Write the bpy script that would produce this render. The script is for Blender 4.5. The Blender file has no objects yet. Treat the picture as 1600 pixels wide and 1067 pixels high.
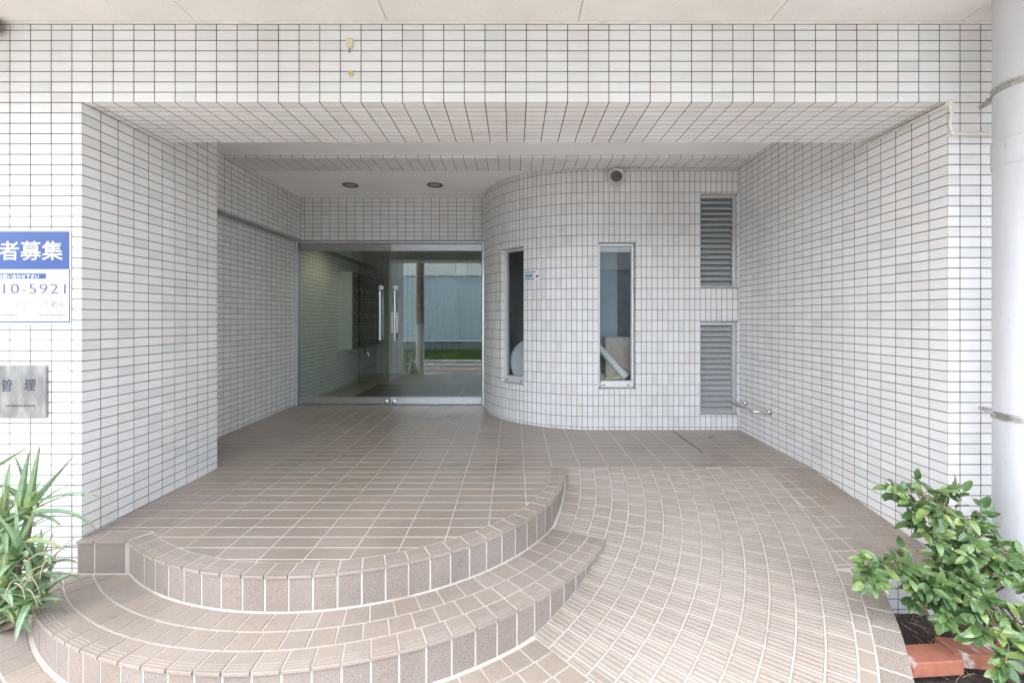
import bpy, bmesh, math, random
from mathutils import Vector, Matrix, noise
random.seed(7)
R = math.radians
scene = bpy.context.scene
COL = scene.collection

# ------------------------------------------------------------------ camera, world, sun, exposure
H = 1.38                                   # eye height above the pavement; z = H + height relative to the eye
FPX = 707.0                                # focal length in pixels of a 1600 px wide picture
cam_d = bpy.data.cameras.new('camera')
cam = bpy.data.objects.new('camera', cam_d); COL.objects.link(cam)
cam.location = (0, 0, H); cam.rotation_euler = (R(90), 0, 0)
cam_d.sensor_width = 36; cam_d.lens = FPX / 1600 * 36
cam_d.shift_x = -3 / 1600; cam_d.shift_y = -(533.5 - 498) / 1600
cam_d.clip_start = .02; cam_d.clip_end = 600
scene.camera = cam

SUN_EL, SUN_AZ = 66, 225                   # elevation; compass direction the light comes from (0 = +Y, clockwise)
world = bpy.data.worlds.new('World'); scene.world = world; world.use_nodes = True
wn = world.node_tree.nodes; wl = world.node_tree.links
bg = wn['Background']
sky = wn.new('ShaderNodeTexSky'); sky.sky_type = 'NISHITA'; sky.sun_disc = False
sky.sun_elevation = R(SUN_EL); sky.sun_rotation = R(SUN_AZ)
sky.air_density = 1.0; sky.dust_density = 3.0; sky.ozone_density = 1.0
hs = wn.new('ShaderNodeHueSaturation'); hs.inputs['Saturation'].default_value = .45   # thin overcast: a whitened sky
wl.new(sky.outputs[0], hs.inputs['Color']); wl.new(hs.outputs[0], bg.inputs['Color'])
bg.inputs['Strength'].default_value = .15
sd = bpy.data.lights.new('sun', 'SUN'); sd.energy = .5; sd.angle = R(40); sd.color = (1, .985, .96)
sun = bpy.data.objects.new('sun', sd); COL.objects.link(sun)
az = R(SUN_AZ); el = R(SUN_EL)
sdir = Vector((math.sin(az) * math.cos(el), math.cos(az) * math.cos(el), math.sin(el)))
sun.rotation_euler = (-sdir).to_track_quat('-Z', 'Y').to_euler(); sun.location = sdir * 30
vs = scene.view_settings
vs.view_transform = 'Standard'; vs.look = 'None'; vs.gamma = 1; vs.use_curve_mapping = False
vs.exposure = 3.2
scene.cycles.max_bounces = 10; scene.cycles.diffuse_bounces = 6; scene.cycles.glossy_bounces = 5
scene.cycles.transparent_max_bounces = 16

# ------------------------------------------------------------------ materials
MATS = {}
def new_mat(name):
    m = bpy.data.materials.new(name); m.use_nodes = True
    nt = m.node_tree; b = nt.nodes['Principled BSDF']; MATS[name] = m
    return m, nt, nt.nodes, nt.links, b
def ramp_node(n, stops):
    r = n.new('ShaderNodeValToRGB'); e = r.color_ramp.elements
    e[0].position, e[0].color = stops[0][0], (*stops[0][1], 1)
    e[1].position, e[1].color = stops[-1][0], (*stops[-1][1], 1)
    for p, c in stops[1:-1]:
        k = e.new(p); k.color = (*c, 1)
    return r
def piece_random(n, l):
    """a random number for each piece, whether it is an object or an island of a joined mesh"""
    oi = n.new('ShaderNodeObjectInfo'); g = n.new('ShaderNodeNewGeometry')
    a = n.new('ShaderNodeMath'); a.operation = 'ADD'
    l.new(oi.outputs['Random'], a.inputs[0]); l.new(g.outputs['Random Per Island'], a.inputs[1])
    f = n.new('ShaderNodeMath'); f.operation = 'FRACT'; l.new(a.outputs[0], f.inputs[0])
    return f.outputs[0]
def noise_node(n, l, scale, detail=4, coord='Object', stretch=None, rough=.55):
    if coord == 'World':
        g = n.new('ShaderNodeNewGeometry'); src = g.outputs['Position']
    else:
        tc = n.new('ShaderNodeTexCoord'); src = tc.outputs[coord]
    if stretch:
        mp = n.new('ShaderNodeMapping'); mp.inputs['Scale'].default_value = stretch
        l.new(src, mp.inputs['Vector']); src = mp.outputs[0]
    t = n.new('ShaderNodeTexNoise'); t.inputs['Scale'].default_value = scale
    t.inputs['Detail'].default_value = detail; t.inputs['Roughness'].default_value = rough
    l.new(src, t.inputs['Vector'])
    return t
def mix(n, l, a, b, fac, mode='MIX'):
    m = n.new('ShaderNodeMix'); m.data_type = 'RGBA'; m.blend_type = mode
    for s, v in ((m.inputs[0], fac), (m.inputs[6], a), (m.inputs[7], b)):
        if isinstance(v, (int, float)): s.default_value = v
        elif isinstance(v, tuple): s.default_value = (*v, 1)
        else: l.new(v, s)
    return m.outputs[2]
def bump(n, l, b, height, strength, dist=.002):
    bp = n.new('ShaderNodeBump'); bp.inputs['Strength'].default_value = strength; bp.inputs['Distance'].default_value = dist
    l.new(height, bp.inputs['Height']); l.new(bp.outputs[0], b.inputs['Normal'])
def plain(name, col, rough=.5, metal=0, spec=.5, bumpy=0, scale=60, vary=.12):
    m, nt, n, l, b = new_mat(name)
    t = noise_node(n, l, scale, 4, 'World')
    lo = tuple(c * (1 - vary) for c in col); hi = tuple(min(1, c * (1 + vary)) for c in col)
    r = ramp_node(n, [(.3, lo), (.7, hi)]); l.new(t.outputs[0], r.inputs[0]); l.new(r.outputs[0], b.inputs['Base Color'])
    b.inputs['Roughness'].default_value = rough; b.inputs['Metallic'].default_value = metal
    b.inputs['Specular IOR Level'].default_value = spec
    if bumpy: bump(n, l, b, t.outputs[0], bumpy)
    return m

def white_tile():
    m, nt, n, l, b = new_mat('white_glazed_tile')
    rnd = piece_random(n, l)
    r = ramp_node(n, [(0, (.715, .73, .725)), (.25, (.80, .805, .81)), (.75, (.82, .82, .82)), (1, (.775, .75, .74))])
    l.new(rnd, r.inputs[0])
    t = noise_node(n, l, 9, 3, 'World', (1, 1, 8))                  # faint firing streaks along the tile
    s = ramp_node(n, [(.3, (.95, .95, .94)), (.65, (1, 1, 1))]); l.new(t.outputs[0], s.inputs[0])
    d = noise_node(n, l, 1.1, 4, 'World', (1, 1, .35)); dr = ramp_node(n, [(.32, (.88, .87, .85)), (.55, (1, 1, 1))]); l.new(d.outputs[0], dr.inputs[0])
    c = mix(n, l, r.outputs[0], s.outputs[0], 1.0, 'MULTIPLY'); c = mix(n, l, c, dr.outputs[0], 1.0, 'MULTIPLY')
    l.new(c, b.inputs['Base Color'])
    b.inputs['Roughness'].default_value = .32; b.inputs['Specular IOR Level'].default_value = .45
    rr = n.new('ShaderNodeMapRange'); rr.inputs[3].default_value = .25; rr.inputs[4].default_value = .42
    l.new(t.outputs[0], rr.inputs[0]); l.new(rr.outputs[0], b.inputs['Roughness'])
    f = noise_node(n, l, 30, 2, 'World', (1, 1, 9)); bump(n, l, b, f.outputs[0], .12, .0015)
    return m
white_tile()
def dark_grout():
    m, nt, n, l, b = new_mat('dark_grout')
    t = noise_node(n, l, 6, 5, 'World')
    r = ramp_node(n, [(.3, (.045, .04, .035)), (.5, (.085, .077, .068)), (.72, (.16, .147, .13))])
    l.new(t.outputs[0], r.inputs[0]); l.new(r.outputs[0], b.inputs['Base Color']); b.inputs['Roughness'].default_value = .9
dark_grout()
def brown_tile(name, base, speck=.16, rough=(.33, .5), bstr=.25):
    m, nt, n, l, b = new_mat(name)
    rnd = piece_random(n, l)
    lo = tuple(c * .93 for c in base); hi = tuple(c * 1.06 for c in base)
    wm = (base[0] * 1.03, base[1] * 1.0, base[2] * .96)
    r = ramp_node(n, [(0, lo), (.35, base), (.7, wm), (1, hi)]); l.new(rnd, r.inputs[0])
    t = noise_node(n, l, 260, 3, 'World', None, .7)
    s = ramp_node(n, [(.3, (1 - speck * 1.6,) * 3), (.5, (1, 1, 1)), (.72, (1 + speck,) * 3)]); l.new(t.outputs[0], s.inputs[0])
    d = noise_node(n, l, 2.3, 5, 'World'); dr = ramp_node(n, [(.3, (.84, .82, .79)), (.58, (1, 1, 1))]); l.new(d.outputs[0], dr.inputs[0])
    e = noise_node(n, l, 22, 7, 'World', None, .7); er = ramp_node(n, [(.28, (.78, .75, .71)), (.42, (1, 1, 1))]); l.new(e.outputs[0], er.inputs[0])
    c = mix(n, l, r.outputs[0], s.outputs[0], 1.0, 'MULTIPLY'); c = mix(n, l, c, er.outputs[0], 1.0, 'MULTIPLY'); c = mix(n, l, c, dr.outputs[0], 1.0, 'MULTIPLY')
    l.new(c, b.inputs['Base Color'])
    rr = n.new('ShaderNodeMapRange'); rr.inputs[3].default_value = rough[0]; rr.inputs[4].default_value = rough[1]
    l.new(d.outputs[0], rr.inputs[0]); l.new(rr.outputs[0], b.inputs['Roughness'])
    bump(n, l, b, t.outputs[0], bstr, .0012)
    return m
brown_tile('brown_floor_tile', (.335, .284, .240), .14, (.25, .40), .12)
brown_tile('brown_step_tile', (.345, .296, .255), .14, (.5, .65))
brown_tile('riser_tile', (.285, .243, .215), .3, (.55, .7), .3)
brown_tile('ramp_tile', (.33, .284, .246), .14, (.55, .7))
brown_tile('worn_rib', (.43, .383, .343), .08, (.6, .75))
brown_tile('border_tile', (.305, .262, .228), .4, (.5, .6), .9)
def cream_grout():
    m, nt, n, l, b = new_mat('cream_grout')
    t = noise_node(n, l, 5, 6, 'World')
    r = ramp_node(n, [(.25, (.38, .34, .30)), (.45, (.54, .495, .44)), (.75, (.62, .58, .525))])
    l.new(t.outputs[0], r.inputs[0]); l.new(r.outputs[0], b.inputs['Base Color']); b.inputs['Roughness'].default_value = .55
cream_grout()
def soffit_board():
    m, nt, n, l, b = new_mat('speckled_board')
    v = n.new('ShaderNodeTexVoronoi'); g = n.new('ShaderNodeNewGeometry'); v.inputs['Scale'].default_value = 95
    l.new(g.outputs['Position'], v.inputs['Vector'])
    s = ramp_node(n, [(0, (.25, .22, .19)), (.13, (.4, .37, .33)), (.2, (1, 1, 1)), (1, (1, 1, 1))]); l.new(v.outputs['Distance'], s.inputs[0])
    k = noise_node(n, l, 42, 2, 'World'); kr = ramp_node(n, [(.5, (0, 0, 0)), (.62, (1, 1, 1))]); l.new(k.outputs[0], kr.inputs[0])
    t = noise_node(n, l, 3, 5, 'World'); r = ramp_node(n, [(.3, (.655, .645, .615)), (.7, (.73, .722, .695))]); l.new(t.outputs[0], r.inputs[0])
    sp = mix(n, l, (1, 1, 1), s.outputs[0], kr.outputs[0])
    l.new(mix(n, l, r.outputs[0], sp, 1.0, 'MULTIPLY'), b.inputs['Base Color']); b.inputs['Roughness'].default_value = .9
    f = noise_node(n, l, 300, 2, 'World'); bump(n, l, b, f.outputs[0], .4, .002)
soffit_board()
def paint_mat():
    m, nt, n, l, b = new_mat('ceiling_paint')
    t = noise_node(n, l, 1.6, 6, 'World'); r = ramp_node(n, [(.3, (.86, .855, .84)), (.6, (.92, .92, .915))]); l.new(t.outputs[0], r.inputs[0])
    l.new(r.outputs[0], b.inputs['Base Color']); b.inputs['Roughness'].default_value = .85
    bump(n, l, b, noise_node(n, l, 130, 3, 'World').outputs[0], .3, .002)
paint_mat()
plain('aluminium', (.72, .73, .74), .38, .85, scale=25, vary=.06)
plain('white_aluminium', (.74, .75, .76), .35, .25, scale=25, vary=.05)
plain('louvre_grey', (.60, .61, .61), .45, .3, scale=25, vary=.06)
plain('dark_aluminium', (.42, .41, .39), .4, .7, scale=25, vary=.08)
plain('dark_bronze', (.13, .125, .115), .4, .5, scale=25, vary=.1)
plain('polished_steel', (.72, .71, .69), .16, 1, scale=25, vary=.06)
plain('galvanised_steel', (.5, .49, .47), .42, .9, scale=40, vary=.3)
plain('white_plastic', (.78, .78, .76), .4, scale=30, vary=.03)
plain('beige_conduit', (.70, .68, .62), .45, scale=14, vary=.1)
plain('cream_plastic', (.66, .60, .42), .5, scale=20, vary=.08)
plain('yellow_plastic', (.62, .47, .16), .5, scale=20, vary=.08)
plain('dark_plastic', (.025, .025, .027), .45, scale=20, vary=.1)
def pipe_mat():
    m, nt, n, l, b = new_mat('grey_pipe')
    t = noise_node(n, l, 5, 6, 'World', (1, 1, .18)); r = ramp_node(n, [(.3, (.50, .51, .53)), (.5, (.60, .615, .64)), (.75, (.63, .645, .67))]); l.new(t.outputs[0], r.inputs[0])
    e = noise_node(n, l, 60, 6, 'World', (1, 1, .3), .75); er = ramp_node(n, [(.27, (.7, .68, .64)), (.38, (1, 1, 1))]); l.new(e.outputs[0], er.inputs[0])
    l.new(mix(n, l, r.outputs[0], er.outputs[0], 1.0, 'MULTIPLY'), b.inputs['Base Color']); b.inputs['Roughness'].default_value = .45
pipe_mat()
plain('mailbox_black', (.02, .019, .018), .28, .2, scale=20, vary=.2)
plain('mailbox_side', (.62, .66, .65), .4, .3, scale=10, vary=.06)
plain('paper', (.78, .78, .77), .6, scale=20, vary=.03)
plain('cardboard', (.50, .42, .35), .8, scale=30, vary=.1)
plain('pale_wood', (.66, .56, .36), .6, scale=14, vary=.15)
plain('board_blue', (.40, .47, .54), .6, scale=5, vary=.08)
plain('room_paint', (.42, .42, .42), .8, scale=6, vary=.1)
plain('asphalt', (.07, .07, .072), .85, bumpy=.4, scale=220, vary=.3)
plain('road_paint', (.75, .75, .73), .7, scale=30, vary=.1)
plain('orange_paint', (.62, .30, .14), .7, scale=30, vary=.1)
plain('concrete', (.36, .35, .33), .85, bumpy=.3, scale=24, vary=.18)
plain('pole_concrete', (.42, .42, .41), .8, bumpy=.2, scale=24, vary=.12)
plain('pole_sheet', (.16, .12, .09), .6, scale=12, vary=.2)
plain('blue_siding', (.60, .69, .74), .5, .1, scale=1.5, vary=.06)
plain('grey_base', (.22, .25, .26), .8, scale=4, vary=.15)
plain('grass_blade', (.075, .15, .025), .6, scale=4, vary=.35)
plain('grass_soil', (.06, .075, .03), .9, bumpy=.4, scale=9, vary=.4)
plain('earth', (.05, .038, .03), .95, bumpy=.8, scale=70, vary=.55)
plain('dry_stem', (.36, .25, .15), .8, scale=60, vary=.3)
plain('bark', (.20, .165, .13), .85, bumpy=.5, scale=90, vary=.3)
plain('green_twig', (.2, .13, .06), .6, scale=60, vary=.3)
plain('hedge_leaf', (.035, .075, .02), .5, scale=8, vary=.5)
plain('ink_blue', (.015, .025, .06), .5, scale=30, vary=.05)
plain('ink_grey', (.14, .14, .26), .6, scale=30, vary=.05)
plain('ink_pale', (.3, .3, .34), .6, scale=30, vary=.05)
plain('poster_blue', (.012, .06, .26), .35, scale=4, vary=.06)
plain('poster_white', (.8, .8, .8), .35, scale=4, vary=.02)
plain('sticker_blue', (.18, .32, .43), .35, scale=30, vary=.2)
plain('rubber_mat', (.035, .036, .04), .8, bumpy=.4, scale=200, vary=.2)
plain('nest_fibre', (.33, .28, .23), .95, bumpy=.9, scale=120, vary=.5)
def terracotta():
    m, nt, n, l, b = new_mat('terracotta')
    t = noise_node(n, l, 18, 5, 'Object'); r = ramp_node(n, [(.3, (.29, .105, .062)), (.7, (.38, .15, .09))]); l.new(t.outputs[0], r.inputs[0])
    w = noise_node(n, l, 7, 6, 'World', (1.4, .7, 1)); wr = ramp_node(n, [(.53, (0, 0, 0)), (.62, (1, 1, 1))]); l.new(w.outputs[0], wr.inputs[0])
    l.new(mix(n, l, r.outputs[0], (.58, .55, .52), wr.outputs[0]), b.inputs['Base Color']); b.inputs['Roughness'].default_value = .85
    bump(n, l, b, noise_node(n, l, 160, 3, 'Object').outputs[0], .25, .001)
terracotta()
def brushed_plate():
    m, nt, n, l, b = new_mat('brushed_plate')
    t = noise_node(n, l, 7, 4, 'World', (2.5, 1, 1)); r = ramp_node(n, [(.3, (.19, .188, .178)), (.5, (.27, .27, .262)), (.7, (.42, .42, .41))])
    l.new(t.outputs[0], r.inputs[0]); l.new(r.outputs[0], b.inputs['Base Color'])
    b.inputs['Metallic'].default_value = .75; b.inputs['Roughness'].default_value = .38
brushed_plate()
def glass(name, tint, f0):
    m, nt, n, l, b = new_mat(name)
    n.remove(b); out = n['Material Output']
    tr = n.new('ShaderNodeBsdfTransparent'); tr.inputs[0].default_value = (*tint, 1)
    gl = n.new('ShaderNodeBsdfGlossy'); gl.inputs['Roughness'].default_value = 0.0; gl.inputs[0].default_value = (.96, 1, .98, 1)
    ge = n.new('ShaderNodeNewGeometry'); dt = n.new('ShaderNodeVectorMath'); dt.operation = 'DOT_PRODUCT'
    l.new(ge.outputs['Incoming'], dt.inputs[0]); l.new(ge.outputs['Normal'], dt.inputs[1])
    def mth(op, a, b=None):
        q = n.new('ShaderNodeMath'); q.operation = op
        for i, v in enumerate((a, b)):
            if v is None: continue
            if isinstance(v, (int, float)): q.inputs[i].default_value = v
            else: l.new(v, q.inputs[i])
        return q
    ab = mth('ABSOLUTE', dt.outputs['Value']); om = mth('SUBTRACT', 1.0, ab.outputs[0]); pw = mth('POWER', om.outputs[0], 5.0)
    ml = mth('MULTIPLY', pw.outputs[0], 1 - f0); fr = mth('ADD', ml.outputs[0], f0)
    mx = n.new('ShaderNodeMixShader'); l.new(fr.outputs[0], mx.inputs[0]); l.new(tr.outputs[0], mx.inputs[1]); l.new(gl.outputs[0], mx.inputs[2])
    l.new(mx.outputs[0], out.inputs[0])
glass('door_glass', (.80, .87, .85), .115)
glass('window_glass', (.90, .92, .93), .03)
def emit(name, col, s):
    m, nt, n, l, b = new_mat(name)
    b.inputs['Emission Color'].default_value = (*col, 1); b.inputs['Emission Strength'].default_value = s
    b.inputs['Base Color'].default_value = (*col, 1)
emit('lamp_glow', (1, .83, .5), 2)
def leaf_mat(name, stops, rough, vary_attr=False, trans=.12):
    m, nt, n, l, b = new_mat(name)
    rnd = piece_random(n, l); r = ramp_node(n, stops); l.new(rnd, r.inputs[0])
    col = r.outputs[0]
    if vary_attr:                                                    # a dried tip is a real colour of the leaf
        at = n.new('ShaderNodeAttribute'); at.attribute_name = 'along'
        tr = ramp_node(n, [(.80, (0, 0, 0)), (.97, (1, 1, 1))]); l.new(at.outputs['Fac'], tr.inputs[0])
        col = mix(n, l, col, (.36, .20, .10), tr.outputs[0])
        br = ramp_node(n, [(0, (1.25, 1.18, .8)), (.25, (1, 1, 1))]); l.new(at.outputs['Fac'], br.inputs[0])
        col = mix(n, l, col, br.outputs[0], 1.0, 'MULTIPLY')
    t = noise_node(n, l, 40, 3, 'World'); s = ramp_node(n, [(.3, (.8, .8, .8)), (.7, (1.15, 1.15, 1.1))]); l.new(t.outputs[0], s.inputs[0])
    col = mix(n, l, col, s.outputs[0], 1.0, 'MULTIPLY')
    l.new(col, b.inputs['Base Color']); b.inputs['Roughness'].default_value = rough
    b.inputs['Transmission Weight'].default_value = 0
    b.inputs['Subsurface Weight'].default_value = 0
    tl = n.new('ShaderNodeBsdfTranslucent'); l.new(col, tl.inputs[0])
    mx = n.new('ShaderNodeMixShader'); mx.inputs[0].default_value = trans
    l.new(b.outputs[0], mx.inputs[1]); l.new(tl.outputs[0], mx.inputs[2]); l.new(mx.outputs[0], n['Material Output'].inputs[0])
leaf_mat('camellia_leaf', [(0, (.055, .11, .04)), (.4, (.09, .165, .055)), (.8, (.145, .235, .075)), (.96, (.19, .27, .085)), (1, (.32, .38, .09))], .2)
leaf_mat('aloe_leaf', [(0, (.22, .34, .20)), (.4, (.26, .41, .25)), (.75, (.32, .46, .25)), (1, (.40, .46, .21))], .42, True, .08)
leaf_mat('aloe_dry', [(0, (.45, .33, .2)), (1, (.55, .42, .3))], .6, False, .1)

# ------------------------------------------------------------------ mesh helpers
def mesh_from(name, verts, faces, mat_names, mi=None, smooth=False):
    me = bpy.data.meshes.new(name); me.from_pydata([tuple(v) for v in verts], [], faces)
    for mn in (mat_names if isinstance(mat_names, (list, tuple)) else [mat_names]): me.materials.append(MATS[mn])
    if mi: me.polygons.foreach_set('material_index', mi)
    if smooth: me.polygons.foreach_set('use_smooth', [True] * len(me.polygons))
    me.update(); return me
def link(name, me, parent=None, matrix=None):
    o = bpy.data.objects.new(name, me); COL.objects.link(o)
    if matrix is not None: o.matrix_world = matrix
    if parent is not None:
        o.parent = parent; o.matrix_parent_inverse = root_inv(parent)
    return o
INV = {}
def root_inv(p):
    if p.name not in INV:
        m = p.matrix_basis.copy(); q = p
        while q.parent is not None:
            q = q.parent
            if q.type != 'EMPTY' or True: m = m
        INV[p.name] = world_of(p).inverted()
    return INV[p.name]
def world_of(p):
    m = p.matrix_basis.copy()
    if p.parent is not None: m = world_of(p.parent) @ p.matrix_parent_inverse @ m
    return m
def tag(o, label=None, cat=None, group=None, kind=None):
    if label: o['label'] = label
    if cat: o['category'] = cat
    if group: o['group'] = group
    if kind: o['kind'] = kind
    return o
def thing(name, loc, label, cat, group=None, kind=None):
    o = bpy.data.objects.new(name, None); COL.objects.link(o); o.location = loc; o.empty_display_size = .1
    return tag(o, label, cat, group, kind)
class MB:
    def __init__(s): s.v = []; s.f = []; s.m = []
    def add(s, verts, faces, mi=0):
        k = len(s.v); s.v += [Vector(p) for p in verts]; s.f += [tuple(i + k for i in f) for f in faces]; s.m += [mi] * len(faces)
        return s
    def box(s, x0, x1, y0, y1, z0, z1, mi=0, mat=None):
        p = [Vector((x, y, z)) for z in (z0, z1) for y in (y0, y1) for x in (x0, x1)]
        if mat is not None: p = [mat @ q for q in p]
        return s.add(p, [(0, 2, 3, 1), (4, 5, 7, 6), (0, 1, 5, 4), (2, 6, 7, 3), (0, 4, 6, 2), (1, 3, 7, 5)], mi)
    def bbox(s, x0, x1, y0, y1, z0, z1, bev=.003, mi=0, mat=None):
        """box with chamfered edges"""
        b = min(bev, (x1 - x0) * .45, (y1 - y0) * .45, (z1 - z0) * .45)
        bm = bmesh.new(); bmesh.ops.create_cube(bm, size=1)
        for v in bm.verts: v.co = Vector((x0 + (v.co.x + .5) * (x1 - x0), y0 + (v.co.y + .5) * (y1 - y0), z0 + (v.co.z + .5) * (z1 - z0)))
        bmesh.ops.bevel(bm, geom=list(bm.edges), offset=b, segments=1, affect='EDGES')
        bm.verts.index_update(); pts = [v.co.copy() for v in bm.verts]
        if mat is not None: pts = [mat @ p for p in pts]
        s.add(pts, [tuple(v.index for v in f.verts) for f in bm.faces], mi); bm.free(); return s
    def tube(s, pts, rad, seg=10, mi=0, caps=True):
        pts = [Vector(p) for p in pts]; n = len(pts); rr = rad if isinstance(rad, (list, tuple)) else [rad] * n
        rings = []; up = None
        for i, p in enumerate(pts):
            d = (pts[min(i + 1, n - 1)] - pts[max(i - 1, 0)]).normalized()
            if up is None:
                up = d.orthogonal().normalized()
            else:
                up = (up - d * up.dot(d)); up = up.normalized() if up.length > 1e-6 else d.orthogonal().normalized()
            w = d.cross(up); rings.append([p + (up * math.cos(a) + w * math.sin(a)) * rr[i] for a in (2 * math.pi * k / seg for k in range(seg))])
        v = [q for r in rings for q in r]; f = []
        for i in range(n - 1):
            for k in range(seg):
                a = i * seg + k; b = i * seg + (k + 1) % seg; f.append((a, b, b + seg, a + seg))
        if caps: f.append(tuple(range(seg - 1, -1, -1))); f.append(tuple((n - 1) * seg + k for k in range(seg)))
        return s.add(v, f, mi)
    def lathe(s, prof, mat, seg=32, mi=0):
        """prof: list of (radius, height) turned round the local z axis, placed by mat"""
        v = []; f = []; n = len(prof)
        for r, z in prof:
            for k in range(seg):
                a = 2 * math.pi * k / seg; v.append(mat @ Vector((r * math.cos(a), r * math.sin(a), z)))
        for i in range(n - 1):
            for k in range(seg):
                a = i * seg + k; b = i * seg + (k + 1) % seg; f.append((a, b, b + seg, a + seg))
        return s.add(v, f, mi)
    def build(s, name, mats, parent=None, smooth=False):
        return link(name, mesh_from(name, s.v, s.f, mats, s.m if isinstance(mats, (list, tuple)) else None, smooth), parent)
def smooth_by_angle(o, ang=35):
    me = o.data; bm = bmesh.new(); bm.from_mesh(me)
    for f in bm.faces: f.smooth = True
    for e in bm.edges: e.smooth = (len(e.link_faces) == 2 and e.calc_face_angle(0) < R(ang))
    bm.to_mesh(me); bm.free(); return o
def rounded(pts, r, seg=5):
    """polyline with rounded corners"""
    pts = [Vector(p) for p in pts]; out = [pts[0]]
    for i in range(1, len(pts) - 1):
        a, b, c = pts[i - 1], pts[i], pts[i + 1]
        d1 = (a - b); d2 = (c - b); q = min(r, d1.length * .49, d2.length * .49)
        p1 = b + d1.normalized() * q; p2 = b + d2.normalized() * q
        for k in range(seg + 1):
            t = k / seg; out.append(p1 * (1 - t) ** 2 + b * 2 * t * (1 - t) + p2 * t * t)
    out.append(pts[-1]); return out

# ------------------------------------------------------------------ pieces: tiles
class Piece:
    __slots__ = ('v', 'f', 'm', 'c', 'score')
    def __init__(s, v, f, m=None):
        s.v = v; s.f = f; s.m = m or [0] * len(f)
        c = Vector((0, 0, 0))
        for p in v: c += p
        s.c = c / len(v)
def score(p, n, area):
    d = p.c - Vector((0, 0, H))
    if d.y < .2: return 0
    px = 803 + FPX * d.x / d.y; py = 498 - FPX * d.z / d.y
    if not (-15 < px < 1615 and -15 < py < 1082): return 0
    return area * max(0, -n.dot(d)) / d.length ** 3
def tile_piece(cor, n, depth=.007, bev=.0008, extra=None):
    """one tile: chamfered face, sides; cor = corners of the face seen from the front, n = outward normal"""
    cor = [Vector(p) for p in cor]; k = len(cor); n = Vector(n).normalized()
    c = Vector((0, 0, 0))
    for p in cor: c += p
    c /= k
    inner = []
    for p in cor:
        d = c - p; inner.append(p + d.normalized() * bev * 1.4)
    mid = [p - n * bev for p in cor]; back = [p - n * depth for p in cor]
    v = inner + mid + back; f = [tuple(range(k))]
    for i in range(k):
        j = (i + 1) % k; f.append((i + k, j + k, j, i)); f.append((i + 2 * k, j + 2 * k, j + k, i + k))
    m = [0] * len(f)
    if extra: extra(v, f, m)
    pc = Piece(v, f, m)
    ar = 0
    for i in range(1, k - 1): ar += (cor[i] - cor[0]).cross(cor[i + 1] - cor[0]).length / 2
    pc.score = score(pc, n, ar); return pc
SHARED = {}
def lay(parent, pieces, mats, name='tile', field='tiles', limit=300):
    """the pieces that show largest become objects of their own, the rest one joined part"""
    mats = mats if isinstance(mats, (list, tuple)) else [mats]
    pieces = sorted(pieces, key=lambda p: -p.score)
    own = [p for p in pieces[:limit] if p.score > 0]; rest = [p for p in pieces if p not in set(own)] if len(own) < len(pieces) else []
    for p in own:
        loc = [q - p.c for q in p.v]
        key = (mats[0], len(p.v), tuple(round(c, 4) for q in loc for c in q))
        me = SHARED.get(key)
        if me is None:
            me = mesh_from(name, loc, p.f, mats, p.m); SHARED[key] = me
        link(name, me, parent, Matrix.Translation(p.c))
    if rest:
        mb = MB()
        for p in rest:
            k = len(mb.v); mb.v += p.v; mb.f += [tuple(i + k for i in f) for f in p.f]; mb.m += p.m
        tag(link(field, mesh_from(field, mb.v, mb.f, mats, mb.m), parent), kind='stuff')
def steps(a, b, origin, pitch):
    """cut marks from a to b on the grid origin + k * pitch"""
    out = [a]; k = math.ceil((a - origin) / pitch + 1e-6)
    while origin + k * pitch < b - 1e-6:
        x = origin + k * pitch
        if x - out[-1] > .006: out.append(x)
        k += 1
    if b - out[-1] < .006 and len(out) > 1: out[-1] = b
    else: out.append(b)
    return out
def grid_tiles(o, u, v, us, vs_, joint=.0041, holes=(), jitter=.0002):
    """tiles on the plane o + a*u + b*v between the marks us, vs_; holes = (u0,u1,v0,v1) left open"""
    o = Vector(o); u = Vector(u); v = Vector(v); n = u.cross(v).normalized(); out = []; g = joint / 2
    for i in range(len(us) - 1):
        for j in range(len(vs_) - 1):
            rects = [(us[i], us[i + 1], vs_[j], vs_[j + 1])]
            for h in holes:
                nxt = []
                for (a, b, c, d) in rects:
                    if b <= h[0] + 1e-4 or a >= h[1] - 1e-4 or d <= h[2] + 1e-4 or c >= h[3] - 1e-4: nxt.append((a, b, c, d)); continue
                    if c < h[2] - .008: nxt.append((a, b, c, h[2]))
                    if d > h[3] + .008: nxt.append((a, b, h[3], d))
                    c2, d2 = max(c, h[2]), min(d, h[3])
                    if a < h[0] - .008: nxt.append((a, h[0], c2, d2))
                    if b > h[1] + .008: nxt.append((h[1], b, c2, d2))
                rects = nxt
            for (a, b, c, d) in rects:
                if b - a < .012 or d - c < .010: continue
                s = random.choice((-1, 0, 0, 1)) * jitter
                q = o + n * s
                out.append(tile_piece([q + u * (a + g) + v * (c + g), q + u * (b - g) + v * (c + g), q + u * (b - g) + v * (d - g), q + u * (a + g) + v * (d - g)], n))
    return out
X, Y, Z = Vector((1, 0, 0)), Vector((0, 1, 0)), Vector((0, 0, 1))
BED = .0009                                    # joints lie this deep behind the tile face

# ------------------------------------------------------------------ main dimensions
YF, YB = 2.19, 2.69                            # facade plane, back of the entrance beam
XL, XR = -2.09, 2.10                           # inner faces of the opening
YP = 3.19                                      # back of the left pier
YW = 4.218                                     # front of the round room
YD = 5.356                                     # door wall
XLO, XUP = -2.60, -2.53                        # recess wall below and above its ledge
ZB = H + 1.045                                 # underside of the entrance beam
ZC = H + 1.428                                 # ceilings
ZLED = H + .918
def zl(y): return H - 1.06 + .012 * (y - YF)   # landing falls gently to the front
FX = -2.14                                     # phase of the facade's upright joints

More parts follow.
